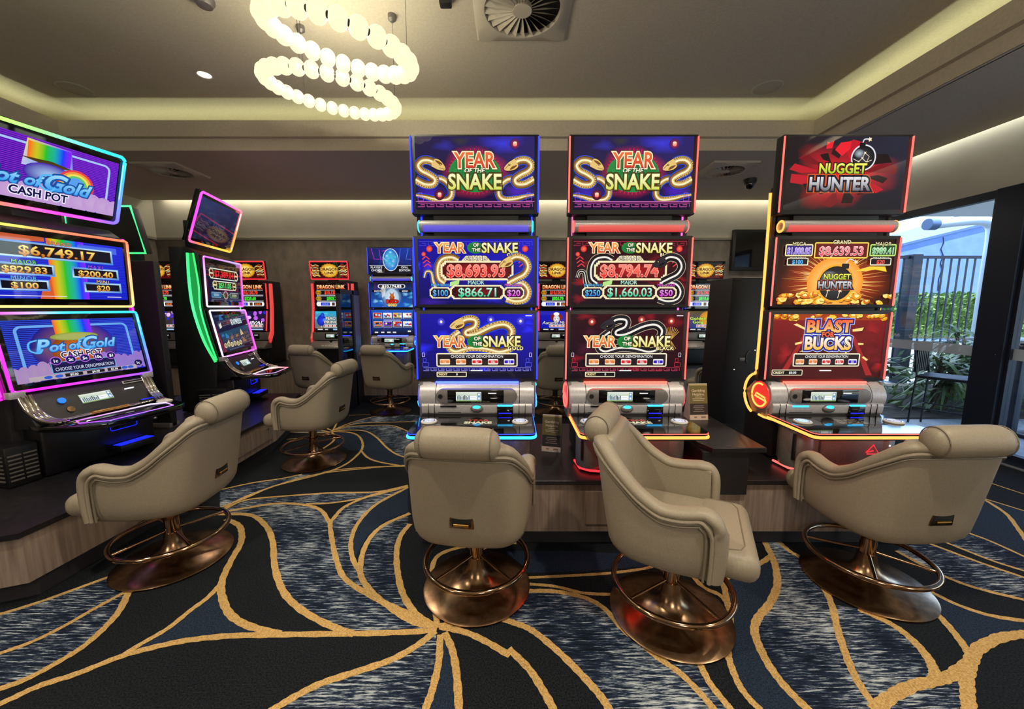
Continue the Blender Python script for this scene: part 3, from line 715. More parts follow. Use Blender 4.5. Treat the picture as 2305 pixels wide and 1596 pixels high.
# ---------------------------------------------------------------- plinths and ledges
def lock(g, x, y, z, nx, ny): g.cyl((x, y, z), (x+nx*.012, y+ny*.012, z), .012, 'chrome', 14)
pl = thing('machine_plinth', 'long wood fronted plinth with black top under the three front machines', 'plinth', (.9, 2.5, 0))
g = G(); g.box(-1.46, 1.44, -.425, .60, .102, .395, 'wood_laminate', .002); g.done('body', pl, smooth=0)
g = G(); g.box(-1.48, 1.46, -.445, .62, .395, .423, 'black_laminate', .004); g.done('top', pl, smooth=0)
g = G(); g.box(-1.44, 1.42, -.37, .56, 0, .102, 'kick_board'); g.done('kick', pl, smooth=0)
for x0, x1 in ((-.48, .02), (.98, 1.5)):
    g = G(); g.box(x0, x1, -.432, -.425, .15, .35, 'wood_laminate', .001); d = g.done('door', pl, smooth=0)
    g = G(); lock(g, x1-.06, -.432, .315, 0, -1); g.done('lock', d)
pl = thing('machine_plinth', 'wood fronted plinth with black top running away under the side machines', 'plinth', (0, 0, 0))
out = [(-2.285, 1.66), (-2.25, 2.3), (-2.30, 3.60), (-2.56, 4.50), (-3.9, 4.50), (-3.9, 1.45), (-2.55, 1.55)]
def inset(P, d):
    c = Vector((sum(p[0] for p in P)/len(P), sum(p[1] for p in P)/len(P))); r = []
    for p in P:
        v = (Vector(p)-c); r.append(tuple(c + v*(1-d/v.length)))
    return r
g = G(); g.prism(out, 'z', .102, .335, 'wood_laminate'); g.done('body', pl, smooth=0)
g = G(); g.prism(inset(out, -.02), 'z', .335, .362, 'black_laminate'); g.done('top', pl, smooth=0)
g = G(); g.prism(inset(out, .06), 'z', 0, .102, 'kick_board'); g.done('kick', pl, smooth=0)
for f0, f1, dz in ((.06, .46, 0), (.54, .94, 0)):
    a = Vector((-2.25, 2.3)); bb = Vector((-2.30, 3.60)); d = (bb-a); nn = Vector((d.y, -d.x)).normalized()
    p, q = a+d*f0, a+d*f1; g = G()
    g.prism([tuple(p), tuple(q), tuple(q+nn*.006), tuple(p+nn*.006)], 'z', .15, .30, 'wood_laminate'); dd = g.done('door', pl, smooth=0)
    m = a+d*(f0+.14 if f0 < .3 else f1-.05); g = G(); lock(g, m.x+nn.x*.006, m.y+nn.y*.006, .265, nn.x, nn.y); g.done('lock', dd)
pl = thing('machine_plinth', 'low wood plinth along the rear wall under the small machines', 'plinth', (0, 5.8, 0))
g = G(); g.box(-5.2, 3.6, -.25, .38, .09, .50, 'wood_laminate'); g.done('body', pl, smooth=0)
g = G(); g.box(-5.22, 3.62, -.27, .38, .50, .53, 'black_laminate', .003); g.done('top', pl, smooth=0)
g = G(); g.box(-5.18, 3.58, -.20, .36, 0, .09, 'kick_board'); g.done('kick', pl, smooth=0)
t = thing('desk_ledge', 'black desk ledge on a box between the middle and the right machine', 'ledge', (1.2, 2.1, 0))
g = G(); g.prism([(-.09, -.07), (.21, -.07), (.21, .66), (-.10, .66), (-.13, .02)], 'z', .595, .625, 'black_laminate', .004); g.done('top', t, smooth=0)
g = G(); g.box(-.135, .13, -.05, -.03, .34, .595, 'satin_black', .003); g.box(-.135, .13, -.03, .5, .424, .595, 'satin_black'); g.done('box', t, smooth=0)
t = thing('privacy_divider', 'dark framed glass divider between two machines at the rear wall', 'divider', (-2.2, 5.25, 0))
g = G(); g.box(-.02, .02, -.40, -.34, 0, 1.62, 'satin_black', .003); g.box(-.02, .02, .02, .07, 0, 1.62, 'satin_black', .003); g.box(-.02, .02, -.40, .27, 1.56, 1.62, 'satin_black', .003); g.box(-.02, .02, -.4, .27, 0, .5, 'satin_black'); g.done('frame', t, smooth=0)
g = G(); g.box(-.006, .006, -.34, .02, .5, 1.56, 'gloss_black'); g.done('pane', t, smooth=0)
g = G(); g.box(-.012, .012, .07, .27, .5, 1.56, 'gunmetal'); g.done('panel', t, smooth=0)
t = thing('privacy_divider', 'plain black divider panel between the two side machines', 'divider', (-3.30, 3.23, .362))
g = G(); g.box(-.36, .36, -.03, .03, 0, 1.41, 'satin_black', .008); g.done('panel', t)
g = G(); g.box(-.36, .36, -.05, .05, 0, .04, 'gunmetal', .004); g.done('foot_rail', t)
t = thing('wall_television', 'black switched off television on the rear wall near the glass side', 'television', (3.77, 6.14, 2.275))
g = G(); g.box(-.33, .33, -.03, .03, -.31, .31, 'satin_black', .008); g.done('housing', t)
g = G(); g.box(-.29, .29, -.034, -.03, -.26, .27, 'gloss_black'); g.done('screen', t, smooth=0)
g = G(); g.box(-.1, .1, .03, .06, -.1, .1, 'satin_black'); g.done('wall_bracket', t, smooth=0)
# ---------------------------------------------------------------- flat artwork shown by screens and printed cards
FONT_CACHE = {}
def glyphs(s, off, shear, space):
    if 'M' in s and off < .03: off = 0.0      # the letter M closes up when it is fattened a little
    key = (s, round(off, 3), shear, space)
    if key not in FONT_CACHE:
        cu = bpy.data.curves.new('lettering', 'FONT'); cu.body = s; cu.size = 1; cu.offset = off; cu.shear = shear
        cu.space_character = space; cu.align_x = 'LEFT'; cu.resolution_u = 3; cu.fill_mode = 'FRONT'
        o = bpy.data.objects.new('lettering', cu); COL.objects.link(o); bpy.context.view_layer.update()
        me = o.evaluated_get(bpy.context.evaluated_depsgraph_get()).to_mesh()
        V = [(v.co.x, v.co.y) for v in me.vertices]; F = [tuple(p.vertices) for p in me.polygons]
        bpy.data.objects.remove(o); bpy.data.curves.remove(cu)
        FONT_CACHE[key] = (V, F)
    return FONT_CACHE[key]
CAP = None
def mix(a, b, t): return tuple(a[i]*(1-t)+b[i]*t for i in range(4))
class Art:
    def __init__(s, W, H): s.W, s.H = W, H; s.v = []; s.f = []; s.c = []; s.k = 0
    def _c(s, c): return lin(c) if isinstance(c, str) else c
    def add(s, V, F, C):
        b = len(s.v); s.k += 1
        for x, y in V: s.v.append((x, y, s.k))
        C = C if isinstance(C, list) else [s._c(C)]*len(V)
        for f in F: s.f.append(tuple(i+b for i in f)); s.c.append([s._c(C[i]) for i in f])
        return s
    def rect(s, x0, y0, x1, y1, c): return s.add([(x0, y0), (x1, y0), (x1, y1), (x0, y1)], [(0, 1, 2, 3)], c)
    def grad(s, x0, y0, x1, y1, bot, top): b, t = s._c(bot), s._c(top); return s.add([(x0, y0), (x1, y0), (x1, y1), (x0, y1)], [(0, 1, 2, 3)], [b, b, t, t])
    def bg_at(s, x, y):
        c = s.bgc; u = max(0, min(1, x/s.W)); v = max(0, min(1, y/s.H)); return mix(mix(c[0], c[1], u), mix(c[3], c[2], u), v)
    def quad(s, P, C):
        if not hasattr(s, 'bgc'): s.bgc = [s._c(c) for c in C]
        return s.add(P, [(0, 1, 2, 3)], C)
    def poly(s, P, c):
        n = len(P); cx = sum(p[0] for p in P)/n; cy = sum(p[1] for p in P)/n
        return s.add(list(P)+[(cx, cy)], [(i, (i+1) % n, n) for i in range(n)], c)
    def disc(s, cx, cy, rx, ry, c, edge=None, n=28, jag=0.0, a0=0.0):
        V = [(cx, cy)]
        for i in range(n):
            a = 2*PI*i/n+a0; r = 1 + (jag if i % 2 else -jag) if jag else 1
            V.append((cx+rx*r*math.cos(a), cy+ry*r*math.sin(a)))
        C = [s._c(c)] + [s._c(edge or c)]*n
        return s.add(V, [(0, i+1, (i+1) % n + 1) for i in range(n)], C)
    def glow(s, cx, cy, rx, ry, c, bg, n=24, wob=0.0):
        """soft patch fading into the colour around it"""
        R = [0, .5, 1]; V = [(cx, cy)]; C = [s._c(c)]; F = []
        for q, r in enumerate(R[1:]):
            for i in range(n):
                a = 2*PI*i/n; w = 1+wob*math.sin(3*a+cx)+wob*.6*math.sin(7*a+cy); V.append((cx+rx*r*w*math.cos(a), cy+ry*r*w*math.sin(a))); C.append(mix(s._c(c), s.bg_at(*V[-1]) if bg == 'auto' else s._c(bg), (.5, 1)[q]))
        for i in range(n):
            j = (i+1) % n; F.append((0, i+1, j+1)); F.append((i+1, i+1+n, j+1+n, j+1))
        return s.add(V, F, C)
    def rrect(s, x0, y0, x1, y1, r, c, c2=None):
        P = []
        for cx, cy, a0 in ((x1-r, y0+r, -90), (x1-r, y1-r, 0), (x0+r, y1-r, 90), (x0+r, y0+r, 180)):
            for k in range(5): a = math.radians(a0+k*22.5); P.append((cx+r*math.cos(a), cy+r*math.sin(a)))
        if c2:
            A, B = s._c(c), s._c(c2); P2 = P+[((x0+x1)/2, (y0+y1)/2)]; n = len(P)
            return s.add(P2, [(i, (i+1) % n, n) for i in range(n)], [mix(A, B, (p[1]-y0)/(y1-y0)) for p in P2])
        return s.poly(P, c)
    def frame(s, x0, y0, x1, y1, r, w, c, inside=None):
        P = []; Q = []
        for cx, cy, a0, sx, sy in ((x1-r, y0+r, -90, 1, 1), (x1-r, y1-r, 0, 1, 1), (x0+r, y1-r, 90, 1, 1), (x0+r, y0+r, 180, 1, 1)):
            for k in range(5):
                a = math.radians(a0+k*22.5); P.append((cx+r*math.cos(a), cy+r*math.sin(a))); q = max(r-w, .001); Q.append((cx+q*math.cos(a), cy+q*math.sin(a)))
        if inside: s.poly(Q, inside)
        n = len(P); return s.add(P+Q, [(i, (i+1) % n, (i+1) % n+n, i+n) for i in range(n)], c)
    def plate(s, x0, y0, x1, y1, edge, fill, w=.22, cut=.3):
        """stepped-corner sign plate"""
        def pg(d):
            a, b, c_, e, q = x0+d, x1-d, y0+d, y1-d, cut
            return [(a+q, c_), (b-q, c_), (b-q, c_+q*.5), (b-q*.5, c_+q*.5), (b-q*.5, c_+q), (b, c_+q), (b, e-q), (b-q*.5, e-q), (b-q*.5, e-q*.5), (b-q, e-q*.5), (b-q, e), (a+q, e), (a+q, e-q*.5), (a+q*.5, e-q*.5), (a+q*.5, e-q), (a, e-q), (a, c_+q), (a+q*.5, c_+q), (a+q*.5, c_+q*.5), (a+q, c_+q*.5)]
        s.poly(pg(0), edge); s.poly(pg(w), fill if isinstance(fill, str) else fill[0])
        if not isinstance(fill, str): s.glow((x0+x1)/2, (y0+y1)/2, (x1-x0)*.42, (y1-y0)*.40, fill[1], fill[0])
        return s
    def stroke(s, P, w, c, c2=None, smooth=5):
        Q = catmull([(p[0], p[1], 0) for p in P], smooth) if smooth else [Vector((p[0], p[1], 0)) for p in P]; n = len(Q); V = []; F = []; C = []
        for i, p in enumerate(Q):
            t = Q[min(i+1, n-1)]-Q[max(i-1, 0)]; t = t.normalized() if t.length > 1e-9 else Vector((1, 0, 0)); nn = Vector((-t.y, t.x, 0)); u = i/(n-1)
            ww = (w(u) if callable(w) else w)/2
            V += [(p.x+nn.x*ww, p.y+nn.y*ww), (p.x-nn.x*ww, p.y-nn.y*ww)]; C += [s._c(c), s._c(c2 or c)]
            if i: F.append((2*i-2, 2*i-1, 2*i+1, 2*i))
        return s.add(V, F, C)
    def text(s, t, cx, cy, h, c, outline=(), w=None, bold=.0, shear=0.0, space=1.0, rot=0.0, jitter=0):
        global CAP
        if CAP is None:
            V, F = glyphs('H', 0, 0, 1.0); CAP = max(v[1] for v in V)-min(v[1] for v in V)
        V0, F0 = glyphs(t, bold, shear, space)
        if not V0: return s
        k = h/CAP; xs = [v[0] for v in V0]; x0, x1 = min(xs), max(xs); sx = k if w is None else w/(x1-x0); mx = (x0+x1)/2
        ys = CAP/2; cr, sr = math.cos(rot), math.sin(rot)
        def put(V, F, c):
            Q = []
            for x, y in V:
                X, Y = (x-mx)*sx, (y-ys)*k; Q.append((cx+X*cr-Y*sr, cy+X*sr+Y*cr))
            if isinstance(c, tuple) and isinstance(c[0], str):
                a, b = s._c(c[1]), s._c(c[0]); s.add(Q, F, [mix(a, b, max(0, min(1, v[1]/CAP))) for v in V])
            else: s.add(Q, F, c)
        for o, oc in outline:
            V, F = glyphs(t, bold+o, shear, space); put(V, F, oc)
        put(V0, F0, c)
        return s
    def key(s, x0, x1, y, h, c, w=.07):
        n = max(1, int((x1-x0)/(h*2.6))); p = (x1-x0)/n
        for i in range(n):
            a = x0+i*p; s.stroke([(a, y), (a+p*.72, y), (a+p*.72, y+h*.55), (a+p*.3, y+h*.55)], w, c, smooth=0); s.stroke([(a+p*.02, y+h), (a+p*.98, y+h), (a+p*.98, y)], w, c, smooth=0)
        return s
    def snake(s, P, w, base, dark, light, shade, head=True, flip=False):
        W = w if callable(w) else (lambda u: w*(.35+.65*min(1, (1-u)*2.2)))
        s.stroke(P, lambda u: W(u)+.24, shade, smooth=7); s.stroke(P, lambda u: W(u)+.10, '#1a0d06', smooth=7); s.stroke(P, W, base, dark, smooth=7)
        s.stroke(P, lambda u: W(u)*.26, light, smooth=7)
        Q = catmull([(p[0], p[1], 0) for p in P], 9); n = len(Q); V = []; F = []
        for i in range(2, n-2, 2):
            t = (Q[i+1]-Q[i-1]).normalized(); nn = Vector((-t.y, t.x, 0)); r = W(i/(n-1))
            for o in (-.40, .38):
                c = Q[i]+nn*r*o; b = len(V); d = r*.13; V += [(c.x-t.x*d, c.y-t.y*d), (c.x+nn.x*d*.8, c.y+nn.y*d*.8), (c.x+t.x*d, c.y+t.y*d), (c.x-nn.x*d*.8, c.y-nn.y*d*.8)]; F.append((b, b+1, b+2, b+3))
        s.add(V, F, dark)
        if head:
            a, b = Vector(P[0]), Vector(P[1]); t = (a-b).normalized(); nn = Vector((-t.y, t.x)); r = W(0)
            hd = lambda k: [tuple(a+t*(r*x)+nn*(r*y*k)) for x, y in ((-.6, .5), (-.1, .72), (.5, .62), (1.1, .34), (1.35, .05), (1.2, -.25), (.5, -.5), (-.2, -.55), (-.6, -.48))]
            rnd = lambda q: [(v.x, v.y) for v in catmull([(x, y, 0) for x, y in q], 4, True)]; s.poly(rnd(hd(1.18)), '#1a0d06'); s.poly(rnd(hd(1.0)), base); s.poly(rnd([tuple(a+t*(r*x)+nn*(r*y)) for x, y in ((-.5, .38), (.1, .55), (.7, .42), (.2, .2))]), dark); e = a+t*(r*.45)+nn*(r*(-.2 if flip else .25)); s.disc(e.x, e.y, r*.16, r*.13, '#14100a'); s.disc(e.x, e.y, r*.07, r*.06, '#ffe08a')
            s.stroke([tuple(a+t*(r*1.25)+nn*(-.02*r)), tuple(a+t*(r*.5)-nn*(r*.22))], r*.07, dark, smooth=0)
        return s
    def clip(s):
        """cut everything to the edge of the picture"""
        V, F, C = list(s.v), [], []; e = 1e-6
        for f, c in zip(s.f, s.c):
            P = [(V[i][0], V[i][1], V[i][2], c[k]) for k, i in enumerate(f)]
            if all(-e <= p[0] <= s.W+e and -e <= p[1] <= s.H+e for p in P): F.append(f); C.append(c); continue
            for ax, lim, sg in ((0, 0.0, 1), (0, s.W, -1), (1, 0.0, 1), (1, s.H, -1)):
                Q = []
                for k, b in enumerate(P):
                    a = P[k-1]; da, db = (a[ax]-lim)*sg, (b[ax]-lim)*sg
                    if (da < 0) != (db < 0):
                        t = da/(da-db); Q.append((a[0]+(b[0]-a[0])*t, a[1]+(b[1]-a[1])*t, b[2], mix(a[3], b[3], t)))
                    if db >= 0: Q.append(b)
                P = Q
                if len(P) < 3: break
            if len(P) >= 3:
                n = len(V); V += [p[:3] for p in P]; F.append(tuple(range(n, n+len(P)))); C.append([p[3] for p in P])
        s.v, s.f, s.c = V, F, C
    def build(s, name, w, parent, material='screen_art', loc=(0, 0, 0), rot=(0, 0, 0), step=4e-5):
        s.clip(); me = bpy.data.meshes.new(name); k = w/s.W
        me.from_pydata([((x-s.W/2)*k, -.0004-z*step, (y-s.H/2)*k) for x, y, z in s.v], [], s.f)
        ca = me.color_attributes.new('Col', 'FLOAT_COLOR', 'CORNER'); flat = []
        for f in s.c:
            for c in f: flat += [c[0], c[1], c[2], 1.0]
        ca.data.foreach_set('color', flat); me.materials.append(MATS[material]); me.update()
        o = bpy.data.objects.new(name, me); COL.objects.link(o); o.parent = parent; o.location = loc; o.rotation_euler = rot
        return o
# frosted strip lettering on the glass
for fr, y0, y1 in ((w1, 3.63, 4.97), (w2, 2.13, 3.35)):
    a = Art((y1-y0)*100, 20)
    y = 4
    n = int((y1-y0)/.30); 
    for k in range(n):
        cx = (k+.5)*(y1-y0)*100/n; a.text('Club', cx-7.6, 10, 3.6, '#eef2fa', shear=.25, bold=.004); a.text('MOSSMAN', cx+3.9, 10, 3.6, '#eaf0fa', bold=.004, w=14)
    a.build('glass_lettering', y1-y0, fr, 'print_art', (4.43, (y0+y1)/2, 1.075), (0, 0, -PI/2))

# ---------------------------------------------------------------- screen pictures
GOLDS = ('#e9c477', '#7a4a1c', '#fff2c0', '#2a5cff'); BLACKS = ('#2c2932', '#0c0b10', '#f6f0e6', '#c8b8a0')
random.seed(11)
def title_lines(a, cx, y, h, w, sub=None):
    """one-line title used on the two lower pictures"""
    ol = ((.10, '#fff6d8'), (.055, '#7a1a08'))
    a.disc(cx, y, h*.95, h*.62, '#0f5c2a', '#1f8a3c', 20)
    a.text('YEAR', cx-w*.305, y, h, ('#ffb05a', '#d8321c'), ((.085, '#2a0a05'), (.06, '#fff0c4')), w=w*.36, bold=.02)
    a.text('SNAKE', cx+w*.285, y, h, ('#fffbd0', '#e8e070'), ((.075, '#1a1206'), (.05, '#4a3208')), w=w*.43, bold=.025)
    a.text('OF', cx+w*.005, y+h*.30, h*.34, '#fff6d8', ((.08, '#0a2a12'),), bold=.03); a.text('THE', cx+w*.005, y-h*.22, h*.34, '#fff6d8', ((.08, '#0a2a12'),), bold=.03)
    if sub: a.text(sub, cx+w*.44, y-h*.72, h*.32, '#ffe9a0', ((.09, '#2a1606'),), bold=.03, space=1.1)
def art_snake_top():
    a = Art(16, 9.4); a.quad([(0, 0), (16, 0), (16, 9.4), (0, 9.4)], ['#12082e', '#160a36', '#241a6a', '#1d1440'])
    for x, y, rx, ry, c in ((2.0, 2.2, 2.6, 1.2, '#3a1ab8'), (11.8, 8.5, 3.2, 1.3, '#3a36d8'), (13.8, 2.4, 2.2, .9, '#4a1cc0'), (4.0, 8.2, 1.7, .8, '#2c2a9a'), (6.2, 8.8, 1.4, .6, '#333333')): a.glow(x, y, rx, ry, c, 'auto', wob=.16)
    a.glow(8, 4.8, 4.7, 3.5, '#ff1c4c', 'auto', 30, .05)
    for k in range(40):
        t = 2*PI*k/40; a.stroke([(8+2.6*math.cos(t), 4.9+2.2*math.sin(t)), (8+3.6*math.cos(t), 4.9+3.0*math.sin(t))], .12, '#c41a48', smooth=0)
    a.disc(8, 4.75, 3.5, 2.5, '#12602c', '#1c8a3e', 30)
    for k in range(26): a.frame(5.4+(k % 9)*.62-.22, 3.6+(k//9)*.72-.2, 5.4+(k % 9)*.62+.22, 3.6+(k//9)*.72+.2, .18, .05, '#2ca552')
    for sx in (1, -1):
        m = (lambda P: [(x, y) for x, y in P]) if sx == 1 else (lambda P: [(16-x, y) for x, y in P])
        a.snake(m([(4.3, 3.4), (4.8, 2.6), (4.7, 1.7), (3.9, 1.25), (2.4, 1.4), (1.2, 1.7), (0, 1.9)]), .8, *GOLDS, head=False)
        a.snake(m([(2.9, 4.0), (3.6, 3.9), (4.3, 3.4), (4.75, 2.7)]), lambda u: .8, *GOLDS, head=False)
        a.snake(m([(2.9, 5.8), (2.0, 6.3), (1.0, 6.3), (.4, 5.7), (.8, 5.0), (1.8, 4.5), (2.6, 3.9), (2.3, 3.3), (1.2, 3.3), (0, 3.9)]), lambda u: .95, *GOLDS, flip=sx == -1)
    a.text('YEAR', 8, 6.35, 1.9, ('#f0703c', '#d02c22'), ((.085, '#2a0a05'), (.06, '#fff0c4')), w=5.6, bold=.02)
    a.text('OF THE', 8, 5.05, .55, '#fff6d8', ((.07, '#0a2a12'),), bold=.03, shear=.2)
    a.text('SNAKE', 8, 3.6, 1.9, ('#fffcc8', '#d8e060'), ((.075, '#1a1206'), (.05, '#5a4a10')), w=7.2, bold=.025)
    for x, y in ((13.4, 8.4), (3.2, 1.9)): a.glow(x, y, .7, .7, '#b02030', 'auto'); a.rrect(x-.25, y-.32, x+.25, y+.3, .18, '#ff5a48', '#fff0d0')
    a.rect(0, 0, 16, 1.0, '#140a30'); a.key(.2, 15.8, .35, .48, '#c04a9a', .09); a.rect(0, 1.0, 16, 1.07, '#d878c8')
    for x in (.25, 14.9): a.frame(x, 1.1, x+.8, 1.7, .05, .09, '#b45ad0'); a.frame(x+.1, 1.75, x+.6, 2.2, .05, .08, '#b45ad0')
    return a
def bg_city(a, red):
    c = ['#14061a', '#1a0714', '#3c0a14', '#2a0818'] if red else ['#0a0850', '#0c0a5c', '#1a14c8', '#1610a0']
    a.quad([(0, 0), (a.W, 0), (a.W, a.H), (0, a.H)], c)
    for k in range(12):
        x, y = random.uniform(0, a.W), random.uniform(0, a.H); 
        a.glow(x, y, random.uniform(1, 2.6), random.uniform(.5, 1.2), random.choice(('#c01a28', '#8a1226', '#4a1030')) if red else random.choice(('#2a2cff', '#4a28d8', '#3a1aa0')), 'auto', wob=.2)
def art_snake_mid(red, sub, v, minor, mini):
    a = Art(16, 8.95); bg_city(a, red); S = BLACKS if red else GOLDS
    a.key(.2, 15.8, 8.1, .5, '#b8344a' if red else '#4a48d8', .08)
    a.snake([(5.6, 6.1), (4.6, 6.5), (3.3, 6.2), (2.7, 5.1), (2.8, 3.6), (3.6, 2.9)], lambda u: .9, *S, head=False)
    a.snake([(.8, 3.7), (1.1, 4.5), (1.75, 4.4), (2.0, 3.2), (2.3, 2.4)], lambda u: .25+.3*u, *S, head=False)
    a.snake([(12.3, 3.0), (14.4, 2.9), (15.25, 1.9), (14.9, .8), (13.6, .45), (12.2, .8)], lambda u: .9, *S, head=False)
    for x0 in (1.1, 14.3):
        for k in range(3): a.stroke([(x0+k*.12, 6.6-k*.5), (x0-.5+k*.1, 6.2-k*.5)], .14, '#e8404a', smooth=0); a.stroke([(x0+k*.12, 6.6-k*.5), (x0+.5+k*.1, 6.2-k*.5)], .14, '#e8404a', smooth=0)
        a.disc(x0+.5, 7.6, .42, .42, '#ff7a5a', '#d81e28'); a.disc(x0-.3, 6.9, .3, .3, '#ff7a5a', '#d81e28')
    title_lines(a, 8.0, 7.75, 1.25, 11.6, None); a.text(sub, 13.2, 6.8, .42, '#fff0c0', ((.09, '#2a1606'),), bold=.03, space=1.1)
    a.poly([(6.0, 6.0), (10, 6.0), (9.4, 6.7), (6.6, 6.7)], '#efe0a8')
    a.plate(3.1, 3.35, 13.2, 6.0, '#fbeec0', ('#5a0a12', '#c01c20'), .26, .5)
    a.text('GRAND', 8, 6.35, .62, '#fff8e0', ((.06, '#3a1a08'),), bold=.012)
    a.text(v[0], 8, 4.65, 1.55, ('#ff8a78', '#e8261e'), ((.035, '#ffb0a0'),), w=8.0, bold=.012)
    a.plate(1.5, .85, 4.5, 2.4, '#fbeec0', '#2a0a24', .16, .3); a.plate(11.8, .85, 14.7, 2.4, '#fbeec0', '#3a0a30', .16, .3)
    a.plate(4.4, .75, 11.9, 2.7, '#fbeec0', ('#3a0814', '#8a1020'), .2, .36)
    a.text(minor, 3.0, 1.6, .82, ('#7adcff', '#1c7ae0'), ((.03, '#0a2a5a'),), bold=.015, w=2.1)
    a.text(v[1], 8.15, 1.7, 1.15, ('#c8ffe8', '#1cc890'), ((.03, '#063a2a'),), bold=.015, w=5.3 if len(v[1]) < 8 else 6.2)
    a.text(mini, 13.25, 1.6, .82, ('#ffb0ff', '#d838d8'), ((.03, '#4a0a4a'),), bold=.015, w=1.8)
    a.text('MAJOR', 8, 3.05, .5, '#c8fff0', ((.05, '#0a3a2a'),), bold=.01); a.text('MINOR BONUS', 3.0, 2.7, .34, '#5ac8ff', ((.04, '#06204a'),), bold=.006, w=2.5)
    a.text('MINI BONUS', 13.2, 2.7, .34, '#ff6af0', ((.04, '#3a063a'),), bold=.006, w=2.4)
    a.poly([(4.3, 2.5), (5.6, 2.8), (5.7, 3.4), (4.4, 3.1)], '#b8e88a')
    a.snake([(12.4, 5.9), (13.5, 6.5), (14.7, 6.2), (15.2, 5.2), (14.7, 4.2), (13.6, 3.6), (12.6, 3.1)], lambda u: .95, *S, flip=True)
    return a
def denom(a, x0, y0, x1, y1, hl=-1):
    a.frame(x0, y0, x1, y1, .22, .16, '#fff2d0', '#241a20'); w = (x1-x0); a.text('CHOOSE YOUR DENOMINATION', (x0+x1)/2, y1-(y1-y0)*.24, (y1-y0)*.19, '#ffffff', bold=.006, w=w*.64)
    for k, (t, c) in enumerate((('1c', '#e88a3c'), ('2c', '#e8823c'), ('5c', '#d8242a'), ('10c', '#d8242a'), ('$1', '#3a1ac8'))):
        cx = x0+w*(.105+.1975*k); hh = (y1-y0)*.20; ww = w*.062; cy = y0+(y1-y0)*.36
        a.rrect(cx-ww, cy-hh, cx+ww, cy+hh, hh*.3, '#fff4e4', '#ffd9b0' if k < 2 else '#ffffff'); a.rrect(cx-ww*.92, cy-hh*.5, cx+ww*.92, cy+hh*.55, hh*.2, c); a.text(t, cx, cy, hh*.8, '#ffffff', bold=.008)
    return a
def art_snake_low(red, sub):
    a = Art(16, 9.1); bg_city(a, red); S = BLACKS if red else GOLDS
    if red:
        for k in range(26):
            t = .3+2.2*k/26; a.stroke([(14.2, 5.4), (14.2+1.5*math.cos(t*2.2), 5.6+1.7*math.sin(t*2.2))], .06, '#e8b45a', smooth=0)
    for x, y in ((3.0, 8.0), (14.2, 8.1), (10, 8.3)): a.glow(x, y, .6, .6, '#ff5a48' if red else '#6a6aff', 'auto'); a.disc(x, y, .17, .2, '#fff0e0')
    a.snake([(12.6, 6.2), (12.9, 5.0), (12.7, 4.2), (11.2, 3.75), (9.2, 4.2), (7.0, 4.3), (5.0, 3.8), (4.1, 4.4), (4.4, 5.6), (5.6, 6.6)], lambda u: .95, *S, head=False)
    a.snake([(5.5, 7.8), (6.7, 8.35), (7.8, 8.2), (7.7, 7.3), (6.5, 6.7), (6.6, 6.15), (8.0, 6.3), (10.2, 7.3), (11.9, 7.6), (12.9, 6.9), (12.8, 5.8)], lambda u: 1.05, *S)
    title_lines(a, 8.0, 5.2, 1.45, 12.4, None); a.text(sub, 13.5, 4.25, .5, '#fff0b0', ((.1, '#2a1606'),), bold=.03, space=1.15)
    c = '#d83048' if red else '#5a62ff'
    a.key(.3, 15.7, 1.02, .42, '#b8405a' if red else '#8a86c8', .09)
    for x in (.2, 14.9):
        a.frame(x, 1.6, x+.9, 2.2, .05, .1, c); a.frame(x+.1, 2.25, x+.55, 2.8, .05, .1, c); a.frame(x+.55*(x > 8), 3.0, x+.35+.55*(x > 8), 3.6, .05, .1, '#f0e8ff')
    denom(a, 2.2, 1.6, 13.8, 3.55); a.rect(0, 0, 16, .95, '#120a16' if red else '#0c0a2a')
    a.frame(2.2, .12, 6.5, .86, .12, .1, '#fff2d0', '#120e14'); a.text('CREDIT', 3.0, .5, .3, '#ffe9a0', bold=.03); a.text('0', 5.1, .5, .32, '#ffffff', bold=.02)
    a.rect(7.1, .98, 8.8, 1.1, '#ffffff')
    a.rect(14.9, 8.8, 15.8, 8.92, '#e8e8f0')
    return a
def bomb(a, cx, cy, r, rim='#e8e8f0'):
    a.disc(cx, cy, r*1.12, r*1.12, rim); a.disc(cx, cy, r, r, '#3a3e4a', '#0a0a0e'); a.glow(cx-r*.4, cy+r*.35, r*.5, r*.4, '#b8c4d0', '#24262e')
    P = [(-.9, -.1), (-.4, -.35), (-.1, -.05), (.3, -.4), (.75, -.2)]
    for (x0, y0), (x1, y1) in zip(P, P[1:]): a.stroke([(cx+x0*r, cy+y0*r), (cx+x1*r, cy+y1*r)], r*.05, '#fff0d8', smooth=0)
    for x, y, u, v in ((-.4, -.35, -.5, -.8), (.3, -.4, .2, -.85), (.3, -.4, .5, .1), (-.1, -.05, .1, .4), (.1, .4, .5, .1)): a.stroke([(cx+x*r, cy+y*r), (cx+u*r, cy+v*r)], r*.04, '#ffe8c0', smooth=0)
    for x, y in ((-.1, -.05), (.3, -.4), (-.4, -.35), (.1, .4)): a.disc(cx+x*r, cy+y*r, r*.11, r*.11, '#ffffff', '#ffd890', 8, .4)
    return a
def logo_hunt(a, cx, cy, k):
    a.text('NUGGET', cx, cy+1.42*k, 1.2*k, ('#fff86a', '#a8c82a'), ((.09, '#140c10'), (.06, '#2a1c10')), w=6.4*k, bold=.03)
    a.text('HUNTER', cx-.2*k, cy-.55*k, 1.6*k, ('#e8e8ee', '#6a6a74'), ((.14, '#ff7a30'), (.115, '#3a1030'), (.08, '#14101c')), w=8.3*k, bold=.035)
    return a
